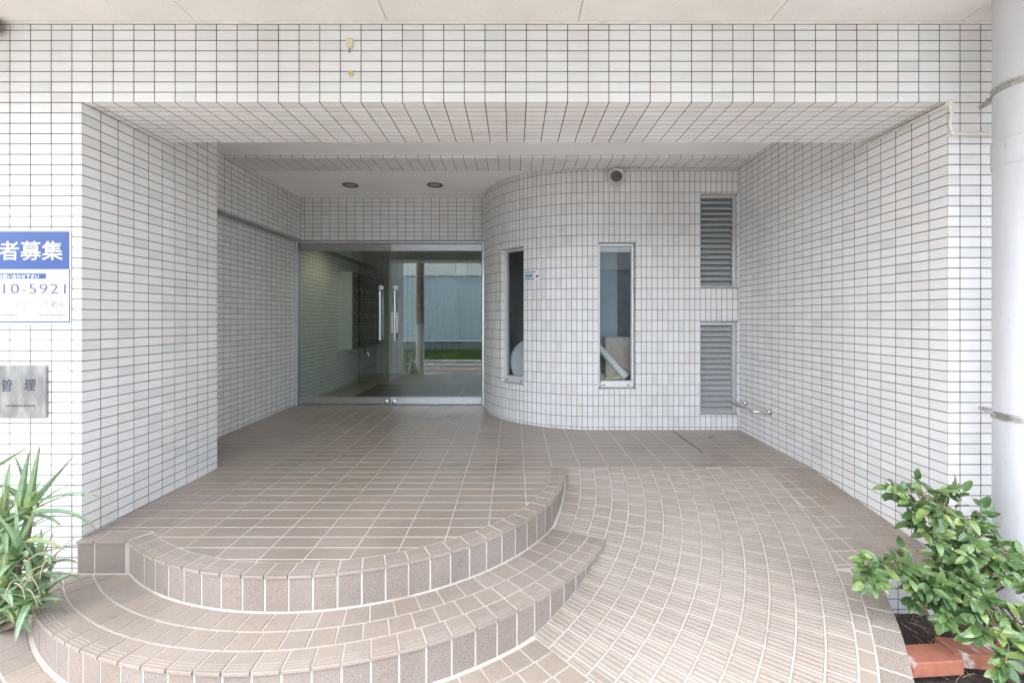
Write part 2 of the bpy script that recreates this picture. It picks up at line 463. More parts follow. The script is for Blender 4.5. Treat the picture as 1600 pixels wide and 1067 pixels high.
# ------------------------------------------------------------------ the setting behind the camera
g = MB(); g.add([(-150, -150, -.16), (150, -150, -.16), (150, 150, -.16), (-150, 150, -.16)], [(0, 1, 2, 3)])
tag(g.build('ground', 'grass_soil'), kind='structure')
g = MB(); g.box(-40, 40, -4.05, -.75, -.159, -.10); road = tag(g.build('road', 'asphalt'), kind='structure')
for y0, y1, mt, nm in ((-3.98, -3.88, 'road_paint', 'edge_line'), (-2.72, -2.6, 'orange_paint', 'centre_line')):
    g = MB(); g.box(-40, 40, y0, y1, -.10, -.096); g.build(nm, mt, road)
def pavement_mat():
    m, nt, n, l, b = new_mat('pavement_blocks')
    gg = n.new('ShaderNodeNewGeometry'); br = n.new('ShaderNodeTexBrick'); l.new(gg.outputs['Position'], br.inputs['Vector'])
    br.inputs['Scale'].default_value = 1; br.inputs['Brick Width'].default_value = .2; br.inputs['Row Height'].default_value = .1
    br.inputs['Mortar Size'].default_value = .005; br.offset = .5
    br.inputs['Color1'].default_value = (.30, .255, .23, 1); br.inputs['Color2'].default_value = (.35, .30, .265, 1); br.inputs['Mortar'].default_value = (.52, .48, .43, 1)
    l.new(br.outputs[0], b.inputs['Base Color']); b.inputs['Roughness'].default_value = .75
pavement_mat()
g = MB()
g.box(-12, 12, -.6, 1.70, -.12, -.006); g.box(-12, 1.4, 1.70, 2.19, -.12, -.006); g.box(2.9, 12, 1.70, 2.19, -.12, -.006)
pave = tag(g.build('pavement', 'pavement_blocks'), kind='structure')
g = MB(); g.bbox(-12, 12, -.75, -.6, -.158, .004, .015); tag(g.build('kerb', 'concrete'), kind='structure')
g = MB(); g.bbox(-40, 40, -4.2, -4.05, -.158, .02, .015); tag(g.build('kerb', 'concrete'), kind='structure')
g = MB()
g.add([(-40, -4.2, -.02), (40, -4.2, -.02), (40, -7.5, .10), (-40, -7.5, .10)], [(3, 2, 1, 0)]); lawn_base = tag(g.build('verge', 'grass_soil'), kind='structure')
g = MB(); rg = random.Random(3)
for i in range(16000):
    x = rg.uniform(-9, 5); y = rg.uniform(-7.3, -4.25); z = -.02 + .12 * (-4.2 - y) / 3.3; h = rg.uniform(.07, .2); a = rg.uniform(0, 6.28); w = rg.uniform(.006, .014)
    dx, dy = math.cos(a) * w, math.sin(a) * w; lx, ly = rg.uniform(-.06, .06), rg.uniform(-.06, .06)
    g.add([(x - dx, y - dy, z), (x + dx, y + dy, z), (x + lx, y + ly, z + h)], [(0, 1, 2)])
tag(g.build('grass', 'grass_blade'), 'rough green grass verge across the road', 'grass', kind='stuff')
hall = thing('corrugated_hall', (-1, -7.7, 0), 'low blue-grey corrugated metal hall across the road, seen reflected in the door', 'building')
g = MB(); g.box(-16, 14, -7.75, -7.55, -.1, .45); g.build('foundation', 'grey_base', hall)
g = MB(); g.bbox(-16, 14, -7.76, -7.50, .452, .50, .006); g.build('flashing', 'white_aluminium', hall)
xs = []; k = -16.0; pat = ((0, 0), (.05, 0), (.062, .045), (.10, .045), (.112, 0))
while k < 14:
    for dx, dy in pat[:4]: xs.append((k + dx, -7.56 + dy))
    k += .112
g = MB(); v = [(x, y, z) for x, y in xs for z in (.50, 3.1)]
g.add(v, [(2 * i, 2 * i + 1, 2 * i + 3, 2 * i + 2) for i in range(len(xs) - 1)]); g.box(-16, 14, -9.5, -7.6, .5, 3.08); g.build('siding', 'blue_siding', hall)
g = MB(); g.bbox(-16, 14, -9.6, -7.46, 3.102, 3.75, .01); g.build('pale_top_band', 'white_plastic', hall)  # added band that dims the bright sky strip over the hall
pole = thing('utility_pole', (-2.32, -.55, 0), 'round utility pole with brown wrapped upper part, reflected in the glass door', 'pole')
g = MB(); g.tube([(-2.32, -.45, -.1), (-2.32, -.45, 1.25)], [.10, .098], 20); smooth_by_angle(g.build('lower_shaft', 'pole_concrete', pole))
g = MB(); g.tube([(-2.32, -.45, 1.25), (-2.32, -.45, 6.5)], [.102, .085], 20); smooth_by_angle(g.build('wrapped_shaft', 'pole_sheet', pole))
for z in (1.7, 2.4):
    g = MB(); g.tube([(-2.32, -.45, z), (-2.32, -.45, z + .03)], .107, 20); smooth_by_angle(g.build('band', 'galvanised_steel', pole))
def hedge(loc, r, h, label):
    t = thing('clipped_bush', loc, label, 'bush')
    g = MB(); g.tube([Vector(loc), Vector(loc) + Vector((.02, .01, h * .7))], [.03, .015], 7); g.build('trunk', 'bark', t)
    rr = random.Random(11); g = MB()
    for i in range(3200):
        q = Vector((rr.gauss(0, 1), rr.gauss(0, 1), rr.gauss(0, 1))).normalized() * rr.uniform(.6, 1) ** .5
        p = Vector(loc) + Vector((q.x * r, q.y * r, h * .52 + q.z * h * .5)); p += Vector([noise.noise(p * 6 + Vector((i % 3, 0, 0)))] * 3) * .06
        a = Vector((rr.uniform(-1, 1), rr.uniform(-1, 1), rr.uniform(-1, 1))).normalized() * .028; b = a.orthogonal().normalized() * .013
        g.add([p - a, p + b, p + a, p - b], [(0, 1, 2, 3)])
    tag(g.build('crown', 'hedge_leaf', t), kind='stuff')
hedge((-.32, -.35, 0), .24, 1.25, 'dark green clipped bush at the kerb, cut off by the door edge in the reflection')

# ------------------------------------------------------------------ walls
DG, WT = 'dark_grout', 'white_glazed_tile'
# --- entrance beam
t = thing('tiled_beam', (0, YF, ZB), 'white tiled beam spanning the top of the entrance under the outer ceiling', 'beam')
g = MB(); g.box(-2.9, 2.9, YF + BED, YB - BED, ZB + BED, ZC + .2); g.build('mortar_bed', DG, t)
fz = steps(ZB, ZC - .004, ZB, .05); fx = steps(-2.84, 2.86, FX, .1)
lay(t, grid_tiles((0, YF, 0), X, Z, fx, fz), WT)
sx = steps(XL, XR, FX, .1)
lay(t, grid_tiles((0, 0, ZB), X, -Y, sx, [-q for q in reversed(steps(YF, YB, YF, .05))], joint=.005), WT, 'soffit_tile', 'soffit_tiles')
lay(t, grid_tiles((0, YB, 0), -X, Z, [-q for q in reversed(sx)], fz), WT, 'rear_tile', 'rear_tiles', 0)
# --- left pier
t = thing('tiled_pier', (-2.5, YF, 0), 'white tiled pier left of the entrance carrying the blue poster', 'pier')
g = MB(); g.box(-2.9, XL - BED, YF + BED, YP - BED, -.1, ZB); g.build('mortar_bed', DG, t)
pz = steps(-.06, ZB, ZB, .05)
lay(t, grid_tiles((0, YF, 0), X, Z, steps(-2.84, XL, FX, .1), pz), WT, limit=280)
lz = steps(.20, ZB, ZB, .05)
lay(t, grid_tiles((XL, 0, 0), Y, Z, steps(YF, YP, YF, .1), lz), WT, 'side_tile', 'side_tiles')
lay(t, grid_tiles((0, YP, 0), -X, Z, steps(2.1, 2.58, 2.09, .1), lz), WT, 'rear_tile', 'rear_tiles', 0)
# the part of the left wall above the beam's underside
t2 = thing('tiled_wall', (XL, 2.9, ZB), 'upper strip of white tiles above the left pier, behind the entrance beam', 'wall')
g = MB(); g.box(-2.9, XL - BED, YB, YP - BED, ZB + .001, ZC + .1); g.build('mortar_bed', DG, t2)
lay(t2, grid_tiles((XL, 0, 0), Y, Z, steps(YB, YP, YF, .1), steps(ZB, ZC, ZB, .05)), WT)
lay(t2, grid_tiles((0, YP, 0), -X, Z, steps(2.1, 2.58, 2.09, .1), steps(ZB, ZC, ZB, .05)), WT, 'rear_tile', 'rear_tiles', 0)
# --- right wall
t = thing('tiled_wall', (XR, 3.2, 0), 'long white tiled side wall right of the entrance with the steel loop rail', 'wall')
g = MB(); g.box(XR + BED, 2.9, YF + BED, YW + .1, -.1, ZB); g.box(XR + BED, 2.9, YB, YW + .1, ZB, ZC + .1); g.build('mortar_bed', DG, t)
rz = steps(.10, ZB, ZB, .05); ys = steps(YF, YW, YF, .1)
lay(t, grid_tiles((XR, 0, 0), -Y, Z, [-q for q in reversed(ys)], rz), WT, 'side_tile', 'side_tiles')
lay(t, grid_tiles((XR, 0, 0), -Y, Z, [-q for q in reversed(steps(YB, YW, YF, .1))], steps(ZB, ZC, ZB, .05)), WT, 'upper_side_tile', 'upper_side_tiles', 120)
lay(t, grid_tiles((0, YF, 0), X, Z, steps(XR, 2.84, FX, .1), pz), WT)
# --- recess wall on the left, lower part set back under a ledge; it runs on into the lobby
YL2 = 8.5
t = thing('tiled_wall', (XLO, 4.2, .3), 'shaded white tiled wall in the recess left of the glass door with a ledge', 'wall')
g = MB(); g.box(-2.9, XLO - BED, YP - .2, YD, -.1, ZLED); g.box(-2.9, XUP - BED, YP - .2, YD, ZLED + .004, ZC + .1); g.build('mortar_bed', DG, t)
g = MB(); g.bbox(XLO - .02, XUP, YP, YD - .002, ZLED - .004, ZLED + .012, .004); g.build('ledge', 'dark_aluminium', t)
lay(t, grid_tiles((XLO, 0, 0), Y, Z, steps(YP, YD, YD, .1), steps(.28, ZLED - .004, ZB, .05)), WT)
lay(t, grid_tiles((XUP, 0, 0), Y, Z, steps(YP, YD, YD, .1), steps(ZLED + .012, ZC, ZB, .05)), WT, 'upper_tile', 'upper_tiles', 150)
# --- wall over the door
t = thing('tiled_wall', (-1.4, YD, ZLED), 'white tiled wall panel above the glass door', 'wall')
g = MB(); g.box(XUP, .8, YD + BED, YD + .12, ZLED + .006, ZC + .1); g.build('mortar_bed', DG, t)
lay(t, grid_tiles((0, YD, 0), X, Z, steps(XUP, -.30, XUP + .05, .1), steps(ZLED + .008, ZC, ZLED + .008, .05)), WT)
# --- second beam
YB2, YB3, ZB2 = 3.95, 4.29, H + 1.397
t = thing('tiled_beam', (0, YB2, ZB2), 'shallow white tiled beam across the inner ceiling above the louvres', 'beam')
g = MB(); g.box(XUP, XR, YB2 + BED, YB3 - .001, ZB2 + BED, ZC + .1); g.build('mortar_bed', DG, t)
lay(t, grid_tiles((0, YB2, 0), X, Z, steps(XUP, XR, FX, .1), [ZB2, ZC]), WT)
lay(t, grid_tiles((0, 0, ZB2), X, -Y, steps(XUP, XR, FX, .1), [-q for q in reversed(steps(YB2, YB3, YB2, .05))]), WT, 'soffit_tile', 'soffit_tiles', 150)
# --- the round room
XC, RR = .787, YD - YW
t = thing('curved_tiled_wall', (XC, YW, .33), 'white tiled wall of the round room curving from the door to the louvres', 'wall')
vz = steps(.29, ZC, H + 1.377, .0995)
WZ0, WZ1 = H - .652, H + .712                  # window opening
LOUV = ((H + .287, H + 1.163), (H - .893, H - .028))
WX0, WX1 = .787, 1.137; LX0, LX1 = 1.737, 2.087
TH0, TH1 = 35.0, 52.5
holes = [(WX0, WX1, WZ0, WZ1)] + [(LX0, LX1, a, b) for a, b in LOUV]
pcs = grid_tiles((0, YW, 0), X, Z, steps(XC, XR + .01, XC, .05), [z for z in vz if z < ZB2] + [ZB2], holes=holes)
DEP = .075                                     # how deep windows and louvres sit
NCOL = 36
def on_arc(th, r=RR): return Vector((XC - r * math.cos(R(th)), YD - r * math.sin(R(th)), 0))
for i in range(NCOL):
    th = (i + .5) * 90 / NCOL; p = on_arc(th); tang = Vector((math.sin(R(th)), -math.cos(R(th)), 0)); w = RR * R(90 / NCOL)
    top = [z for z in vz if z < (ZB2 if p.y < YB3 else ZC)] + [ZB2 if p.y < YB3 else ZC]
    hl = [(-1, 1, WZ0, WZ1)] if TH0 < th < TH1 else []
    pcs += grid_tiles(p, tang, Z, [-w / 2, w / 2], top, holes=hl)
lay(t, pcs, WT, limit=300)
# bed of the round room, with openings
g = MB(); q = BED; zt = ZC + .05
prof = [on_arc(a, RR - q) for a in [i * 2.5 for i in range(37)]]
def wallstrip(mb, a, b, z0, z1, th=.12):
    a = Vector(a); b = Vector(b); nrm = Vector(((b - a).y, -(b - a).x, 0)).normalized()   # outward
    a2, b2 = a - nrm * th, b - nrm * th
    mb.add([(a.x, a.y, z0), (b.x, b.y, z0), (b.x, b.y, z1), (a.x, a.y, z1), (a2.x, a2.y, z0), (b2.x, b2.y, z0), (b2.x, b2.y, z1), (a2.x, a2.y, z1)],
           [(0, 1, 2, 3), (5, 4, 7, 6), (0, 4, 5, 1), (3, 2, 6, 7), (0, 3, 7, 4), (1, 5, 6, 2)])
for i in range(36):
    th = i * 2.5 + 1.25
    if TH0 < th < TH1: wallstrip(g, prof[i], prof[i + 1], .2, WZ0 - .003); wallstrip(g, prof[i], prof[i + 1], WZ1 + .003, zt)
    else: wallstrip(g, prof[i], prof[i + 1], .2, zt)
yq = YW + q
def flat(x0, x1, z0, z1): wallstrip(g, (x0, yq, 0), (x1, yq, 0), z0, z1)
flat(WX0, WX1, .2, WZ0 - .003); flat(WX0, WX1, WZ1 + .003, ZB2 - .001); flat(WX1 + .003, LX0 - .003, .2, ZB2 - .001)
flat(LX0 - .003, LX1 + .003, .2, LOUV[1][0] - .003); flat(LX0 - .003, LX1 + .003, LOUV[1][1] + .003, LOUV[0][0] - .003); flat(LX0 - .003, LX1 + .003, LOUV[0][1] + .003, ZB2 - .001)
flat(LX1 + .003, XR, .2, ZB2 - .001)
g.build('mortar_bed', DG, t)
# reveal tiles of the openings: cheeks, sill and head pieces
rv = []
def reveal_flat(x0, x1, z0, z1):
    zz = [z0] + [z for z in vz if z0 + .01 < z < z1 - .01] + [z1]; ds = [YW + .004, YW + DEP]
    rv.extend(grid_tiles((x0 + .003, 0, 0), Y, Z, ds, zz)); rv.extend(grid_tiles((x1 + .002, 0, 0), -Y, Z, [-ds[1], -ds[0]], zz))
    xx = steps(x0, x1, x0, .05)
    rv.extend(grid_tiles((0, 0, z0 - .002), X, Y, xx, ds)); rv.extend(grid_tiles((0, 0, z1 + .002), X, -Y, xx, [-ds[1], -ds[0]]))
reveal_flat(WX0, WX1, WZ0, WZ1)
for a, b in LOUV: reveal_flat(LX0, LX1, a, b)
for th, sgn in ((TH0, 1), (TH1, -1)):
    p = on_arc(th); rad = Vector((-math.cos(R(th)), -math.sin(R(th)), 0)); tan = Vector((math.sin(R(th)), -math.cos(R(th)), 0)) * sgn
    zz = [WZ0] + [z for z in vz if WZ0 + .01 < z < WZ1 - .01] + [WZ1]
    u = -rad if sgn > 0 else rad
    rv.extend(grid_tiles(p + tan * .004, u, Z, [.004, DEP] if sgn > 0 else [-DEP, -.004], zz))
thm = (TH0 + TH1) / 2; pm = on_arc(thm); tanm = Vector((math.sin(R(thm)), -math.cos(R(thm)), 0)); radm = Vector((-math.cos(R(thm)), -math.sin(R(thm)), 0))
cw = 2 * RR * math.sin(R((TH1 - TH0) / 2))
rv.extend(grid_tiles(pm + Vector((0, 0, WZ0 - .002)), tanm, -radm, steps(-cw / 2, cw / 2, 0, .05), [.006, DEP]))
rv.extend(grid_tiles(pm + Vector((0, 0, WZ1 + .002)), tanm, radm, steps(-cw / 2, cw / 2, 0, .05), [-DEP, -.006]))
lay(t, rv, WT, 'reveal_tile', 'reveal_tiles', 120)

# ------------------------------------------------------------------ ceilings
t = thing('ceiling', (0, 1.6, ZC), None, None, None, 'structure')
jx = [-4.29, -3.37, -2.45, -1.53, -.61, .31, 1.23, 2.15, 3.07, 4.0]
for a, b in zip(jx, jx[1:]):
    g = MB(); g.bbox(a + .0015, b - .0015, .12, YF - .014, ZC, ZC + .02, .0015); g.build('panel', 'speckled_board', t)
g = MB(); g.box(-4.29, 4.0, .1, YF + .3, ZC + .021, ZC + .35); g.build('slab', 'concrete', t)  # overhang's unseen reach forward and left is lengthened to shade pier and floor
g = MB(); g.bbox(-4.29, 4.0, YF - .0135, YF - .0005, ZC - .005, ZC + .019, .003); g.build('edge_bead', 'beige_conduit', t)
g = MB(); g.box(XUP - .1, XR + .05, YB, YB2 + .001, ZC, ZC + .3); g.box(XUP - .1, XR + .05, YB3 - .002, YD + .1, ZC, ZC + .3); tag(g.build('inner_ceiling', 'ceiling_paint'), kind='structure')
g = MB(); g.box(-6, 6, YF + .31, 15.2, ZC + .31, ZC + 3); g.box(-6, -2.905, YF + .02, 15.2, -.1, ZC + .4); g.box(2.905, 6, YF + .02, 15.2, -.1, ZC + .4)
g.box(-6, 6, YF + .02, YF + .3, ZC + .36, ZC + 3)
tag(g.build('building_mass', 'concrete'), 'rest of the apartment building around the entrance', 'building')
for x in (-1.745, -.843):
    yy = 4.83; d = thing('ceiling_downlight', (x, yy, ZC), 'unlit round recessed downlight, ' + ('left' if x < -1.2 else 'right') + ' one of two in the ceiling before the door', 'downlight', 'downlights before the door')
    M = Matrix.Translation((x, yy, ZC))
    g = MB(); g.lathe([(.062, -.001), (.085, -.001), (.087, -.005), (.083, -.009), (.064, -.009), (.060, -.004), (.052, -.003)], M, 36); smooth_by_angle(g.build('trim_ring', 'dark_bronze', d))
    g = MB(); g.lathe([(.060, -.0025), (.045, -.002), (.012, -.0045), (.0001, -.005)], M, 36); g.build('reflector', 'galvanised_steel', d)

# ------------------------------------------------------------------ landing, steps, ramp, pavement tiles
CX, CY, KY = -1.0, 3.2, .98
R1, R2, RO = 1.357, 1.675, 2.915
PT, PE = 25.0, 49.3                            # where the tread dies into the ramp; where the ramp meets the pavement
ZT = .16
def pol(r, ph, z=0): return Vector((CX + r * math.cos(R(ph)), CY - KY * r * math.sin(R(ph)), z))
ZTOP = zl(CY)
def zramp(ph): return ZTOP + (ZT - ZTOP) * ph / PT if ph < PT else ZT + (.003 - ZT) * min(1, (ph - PT) / (PE - PT))
def clip(poly, a, b):
    """keep the part of poly where (p - a).b >= 0"""
    out = []
    for i, p in enumerate(poly):
        q = poly[(i + 1) % len(poly)]; dp = (p - a).dot(b); dq = (q - a).dot(b)
        if dp >= 0: out.append(p)
        if dp * dq < 0: out.append(p + (q - p) * (dp / (dp - dq)))
    return out
def parea(poly): return abs(sum(poly[i].x * poly[(i + 1) % len(poly)].y - poly[(i + 1) % len(poly)].x * poly[i].y for i in range(len(poly)))) / 2
def flat_tile(poly, zf, **k):
    if len(poly) < 3 or parea(poly) < .0006: return None
    s = sum(poly[i].x * poly[(i + 1) % len(poly)].y - poly[(i + 1) % len(poly)].x * poly[i].y for i in range(len(poly)))
    if s < 0: poly = poly[::-1]
    c = [Vector((p.x, p.y, zf(p))) for p in poly]
    n = (c[1] - c[0]).cross(c[-1] - c[0]).normalized()
    if n.z < 0: n = -n
    return tile_piece(c, n, .012, .0012, **k)
def arc_tile(r0, r1, p0, p1, zf, joint=.007, rings=0, extra=None):
    g = joint / 2
    a0 = p0 + math.degrees(g / r0); a1 = p1 - math.degrees(g / r0); b0 = p0 + math.degrees(g / r1); b1 = p1 - math.degrees(g / r1)
    poly = [pol(r0 + g, a0), pol(r1 - g, b0), pol(r1 - g, b1), pol(r0 + g, a1)]
    return poly
def radial_z(p):
    ph = math.degrees(math.atan2((CY - p.y) / KY, p.x - CX)); return zramp(max(0, min(PE, ph)))
# --- landing
land = thing('landing', (-.2, 3.6, 0), None, None, None, 'structure')
g = MB()
def lz3(p, d): return Vector((p[0], p[1], zl(p[1]) - d))
g.box(-2.9, XR + .1, CY, YD + .1, .1, .2)
g.add([lz3((-2.9, CY), .0015), lz3((XR + .1, CY), .0015), lz3((XR + .1, YD + .1), .0015), lz3((-2.9, YD + .1), .0015)], [(0, 1, 2, 3)])
arc = [pol(R1 - .0105, i * 128.9 / 48) for i in range(49)]
outl = arc + [Vector((-1.86, 2.1665, 0)), Vector((XL, 2.1665, 0)), Vector((XL, CY, 0)), Vector((XL - .1, CY, 0))]
outl = outl[:-1]
cen = Vector((CX, CY, 0))
for i in range(len(outl) - 1):
    a, b = outl[i], outl[i + 1]
    g.add([lz3(cen, .0015), lz3(b, .0015), lz3(a, .0015)], [(0, 1, 2)])
    g.add([(a.x, a.y, -.05), (b.x, b.y, -.05), lz3(b, .003), lz3(a, .003)], [(3, 2, 1, 0)])
g.build('mortar_bed', 'cream_grout', land)
pcs = []
lx = steps(XLO, XR + .02, -1.93, .2); ly = steps(1.9, YD + .02, 2.0, .1)
RI = R1 - .105
def keep_left(poly): return poly
for i in range(len(lx) - 1):
    for j in range(len(ly) - 1):
        x0, x1, y0, y1 = lx[i] + .0035, lx[i + 1] - .0035, ly[j] + .0035, ly[j + 1] - .0035
        base = [Vector((x0, y0, 0)), Vector((x1, y0, 0)), Vector((x1, y1, 0)), Vector((x0, y1, 0))]
        if y1 < YP + .02 and x1 < XL + .01: continue
        parts = []
        if ly[j] >= CY - .001: parts = [base]
        else:
            left = clip(base, Vector((-1.795, 0, 0)), -X)
            if left: left = clip(left, Vector((XL + .004, 0, 0)), X)
            if left: left = clip(left, Vector((0, 2.262, 0)), Y)
            if left: parts.append(left)
            right = clip(base, Vector((-1.795, 0, 0)), X)
            for k in range(40):                                   # inside of the nosing ring
                if not right: break
                ph = 1.5 + k * 180 / 40; d = pol(1, ph) - cen; d = Vector((d.x, d.y / KY / KY, 0)).normalized(); right = clip(right, pol(RI, ph), -d)
            if right and lx[i] < -1.6: right = clip(right, Vector((XL + .004, 0, 0)), X)
            if right: parts.append(right)
            if ly[j + 1] > CY:                                    # the row that crosses the top of the ramp
                up = clip(clip(base, Vector((0, CY + .004, 0)), Y), pol(RI + .1, 0), X)
                if up: parts.append(up)
        for p in parts:
            q = flat_tile(p, lambda v: zl(v.y))
            if q: pcs.append(q)
lay(land, pcs, 'brown_floor_tile')
g = MB(); g.box(1.466, 1.470, 3.52, 4.19, zl(3.8) + .002, zl(3.8) + .0075); g.build('movement_joint', 'dark_grout', land)
# --- steps
stp = thing('curved_steps', (-1, 2, 0), 'two broad curved steps of brown tiles sweeping round the front of the landing', 'steps')
def nosing(v, f, m, p0, p1, r1, z, rib_r):
    for k, rr_ in enumerate(rib_r):
        a = [pol(rr_, p0 + .25), pol(rr_ + .006, p0 + .25), pol(rr_ + .006, p1 - .25), pol(rr_, p1 - .25)]
        kk = len(v); v.extend([Vector((p.x, p.y, z(p) + .0012)) for p in a]); f.append((kk + 3, kk + 2, kk + 1, kk)); m.append(1)
def step_ring(r1, ph0, ph1, n, zf, zbot, bottom=None):
    tops, fronts = [], []
    for i in range(n):
        p0 = ph0 + (ph1 - ph0) * i / n; p1 = ph0 + (ph1 - ph0) * (i + 1) / n
        poly = arc_tile(r1 - .105, r1 + .0035, p0, p1, zf)
        ex = (lambda v, f, m, p0=p0, p1=p1: nosing(v, f, m, p0 + .15, p1 - .15, r1, zf, (r1 - .016, r1 - .029, r1 - .042)))
        q = flat_tile(poly, zf, extra=ex)
        if q: tops.append(q)
        rf = r1 - .009; gj = math.degrees(.0035 / rf)
        a, b = pol(rf, p0 + gj), pol(rf, p1 - gj); nrm = ((a + b) / 2 - cen); nrm = Vector((nrm.x, nrm.y / KY / KY, 0)).normalized()
        za, zb = zbot(p0), zbot(p1); ta, tb = zf(a) - .014, zf(b) - .014
        if ta - za < .012 and tb - zb < .012: continue
        za = min(za, ta - .004); zb = min(zb, tb - .004)
        fronts.append(tile_piece([Vector((b.x, b.y, zb)), Vector((a.x, a.y, za)), Vector((a.x, a.y, ta)), Vector((b.x, b.y, tb))], nrm, .010, .0016))
    return tops, fronts
t1, f1 = step_ring(R1, 0, 128.9, 31, lambda p: zl(p.y), lambda ph: (zramp(ph) if ph < PT else ZT) + .004)
t2_, f2 = step_ring(R2, PT, 142.0, 34, lambda p: ZT, lambda ph: zramp(ph) + .004 if ph < PE else .002)
# short straight end of the upper riser beside the pier
for a, b in ((XL + .002, -2.012), (-2.005, -1.862)):
    f1.append(tile_piece([Vector((a, 2.165, ZT + .003)), Vector((b, 2.165, ZT + .003)), Vector((b, 2.165, zl(2.16) - .012)), Vector((a, 2.165, zl(2.16) - .012))], -Y, .010, .0016))
tp = [flat_tile([Vector((a, 2.158, 0)), Vector((b, 2.158, 0)), Vector((b + c, 2.256, 0)), Vector((a, 2.256, 0))], lambda v: zl(v.y)) for a, b, c in ((XL + .002, -2.012, 0), (-2.005, -1.862, .06))]
treads = []
for r0, r1, off in ((R1 - .006, R1 + .108, 0), (R1 + .108, R2 - .105, .5)):
    n = int((142 - PT) * math.pi / 180 * r1 / .1)
    for i in range(n):
        p0 = PT + (142 - PT) * (i + (off if i else 0)) / n; p1 = min(142, PT + (142 - PT) * (i + 1 + off) / n)
        poly = arc_tile(r0, r1, p0, p1, None)
        if p0 > 90: poly = clip(poly, Vector((0, 2.158, 0)), -Y)
        if poly and max(p.x for p in poly) < XL and min(p.y for p in poly) > 2.19: continue
        q = flat_tile(poly, lambda p: ZT)
        if q: treads.append(q)
def ring_sheet(mb, r0, r1, ph0, ph1, zf, n, down=None, front=None):
    for i in range(n):
        a = ph0 + (ph1 - ph0) * i / n; b = ph0 + (ph1 - ph0) * (i + 1) / n
        mb.add([pol(r0, a, zf(a)), pol(r1, a, zf(a)), pol(r1, b, zf(b)), pol(r0, b, zf(b))], [(3, 2, 1, 0)])
        if down is not None: mb.add([pol(r1, a, down), pol(r1, b, down), pol(r1, b, zf(b)), pol(r1, a, zf(a))], [(3, 2, 1, 0)])
g = MB(); ring_sheet(g, R1 - .02, R2 - .0105, PT, 142, lambda a: ZT - .003, 60, -.05)
g.build('mortar_bed', 'cream_grout', stp)
lay(stp, t1 + t2_ + [q for q in tp if q], ['brown_step_tile', 'worn_rib'], 'nosing_tile', 'nosing_tiles')
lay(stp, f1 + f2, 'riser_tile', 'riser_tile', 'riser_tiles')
lay(stp, treads, 'brown_step_tile', 'tread_tile', 'tread_tiles')
# --- ramp
rmp = thing('ramp', (.9, 2.4, 0), None, None, None, 'structure')
g = MB(); NR = 60
ring_sheet(g, R1 - .02, R2 - .02, 0, PT, lambda a: zramp(a) - .002, 24)
ring_sheet(g, R2 - .021, RO - .004, 0, PE, lambda a: zramp(a) - .002, 48, -.1)
nx, ny = 14, 16; v = []
for j in range(ny + 1):
    for i in range(nx + 1):
        p = Vector((1.6 + (XR + .03 - 1.6) * i / nx, YF + (CY + .01 - YF) * j / ny, 0)); v.append((p.x, p.y, radial_z(p) - .0045))
g.add(v, [(j * (nx + 1) + i, j * (nx + 1) + i + 1, (j + 1) * (nx + 1) + i + 1, (j + 1) * (nx + 1) + i) for j in range(ny) for i in range(nx)])
g.build('mortar_bed', 'cream_grout', rmp)
def ribs(v, f, m, r0, r1, p0, p1, n=4):
    w = (p1 - p0)
    for k in range(n):
        c = p0 + w * (k + .5) / n; h = w * .085
        a = [pol(r0 + .007, c - h), pol(r1 - .007, c - h), pol(r1 - .007, c + h), pol(r0 + .007, c + h)]
        z = [Vector((p.x, p.y, radial_z(p))) for p in a]; up = Vector((0, 0, .0012)); kk = len(v)
        ins = [pol(r0 + .008, c - h * .6), pol(r1 - .008, c - h * .6), pol(r1 - .008, c + h * .6), pol(r0 + .008, c + h * .6)]
        v.extend(z); v.extend([Vector((p.x, p.y, radial_z(p))) + up for p in ins])
        f.extend([(kk + 7, kk + 6, kk + 5, kk + 4), (kk + 4, kk + 5, kk + 1, kk), (kk + 6, kk + 7, kk + 3, kk + 2), (kk + 5, kk + 6, kk + 2, kk + 1), (kk + 7, kk + 4, kk, kk + 3)])
        m.extend([1, 0, 0, 0, 0])
pcs = []; plain_p = []; border = []
for c in range(14):
    r0 = R1 + c * .1; r1 = r0 + .1; lo = 0 if c < 3 else 0; hi = PT if r1 < R2 + .01 and c < 3 else PE
    if c == 3: lo = 0
    dphi = math.degrees(.1 / ((r0 + r1) / 2)); st = -random.random() * dphi
    ra, rb = (r0 + .002 if c == 0 else r0), r1
    while st < hi - .2:
        a, b = max(lo, st), min(hi, st + dphi)
        if b - a > dphi * .15:
            poly = arc_tile(ra, rb, a, b, None)
            if max(p.x for p in poly) < XR - .004 or True:
                if min(p.x for p in poly) < XR - .02:
                    full = b - a > dphi * .9
                    ex = (lambda v, f, m, a=a, b=b, ra=ra, rb=rb, full=full: ribs(v, f, m, ra, rb, a + .12, b - .12, 4 if full else 2))
                    q = flat_tile(clip(poly, Vector((XR - .004, 0, 0)), -X), radial_z, extra=ex)
                    if q: pcs.append(q)
        st += dphi
for r0, r1, lst, dl in ((R1 + 1.4, R1 + 1.458, plain_p, .1), (R1 + 1.458, RO + .004, border, .115)):
    dphi = math.degrees(dl / r1); st = 0
    while st < PE - .2:
        poly = arc_tile(r0, r1, st, min(PE, st + dphi), None)
        poly = clip(poly, Vector((0, 2.172, 0)), -Y)
        if poly:
            q = flat_tile(poly, radial_z)
            if q: lst.append(q)
        st += dphi
ysr = steps(2.178, CY - .002, CY, .1); xsr = steps(1.2, XR, 1.93, .1)
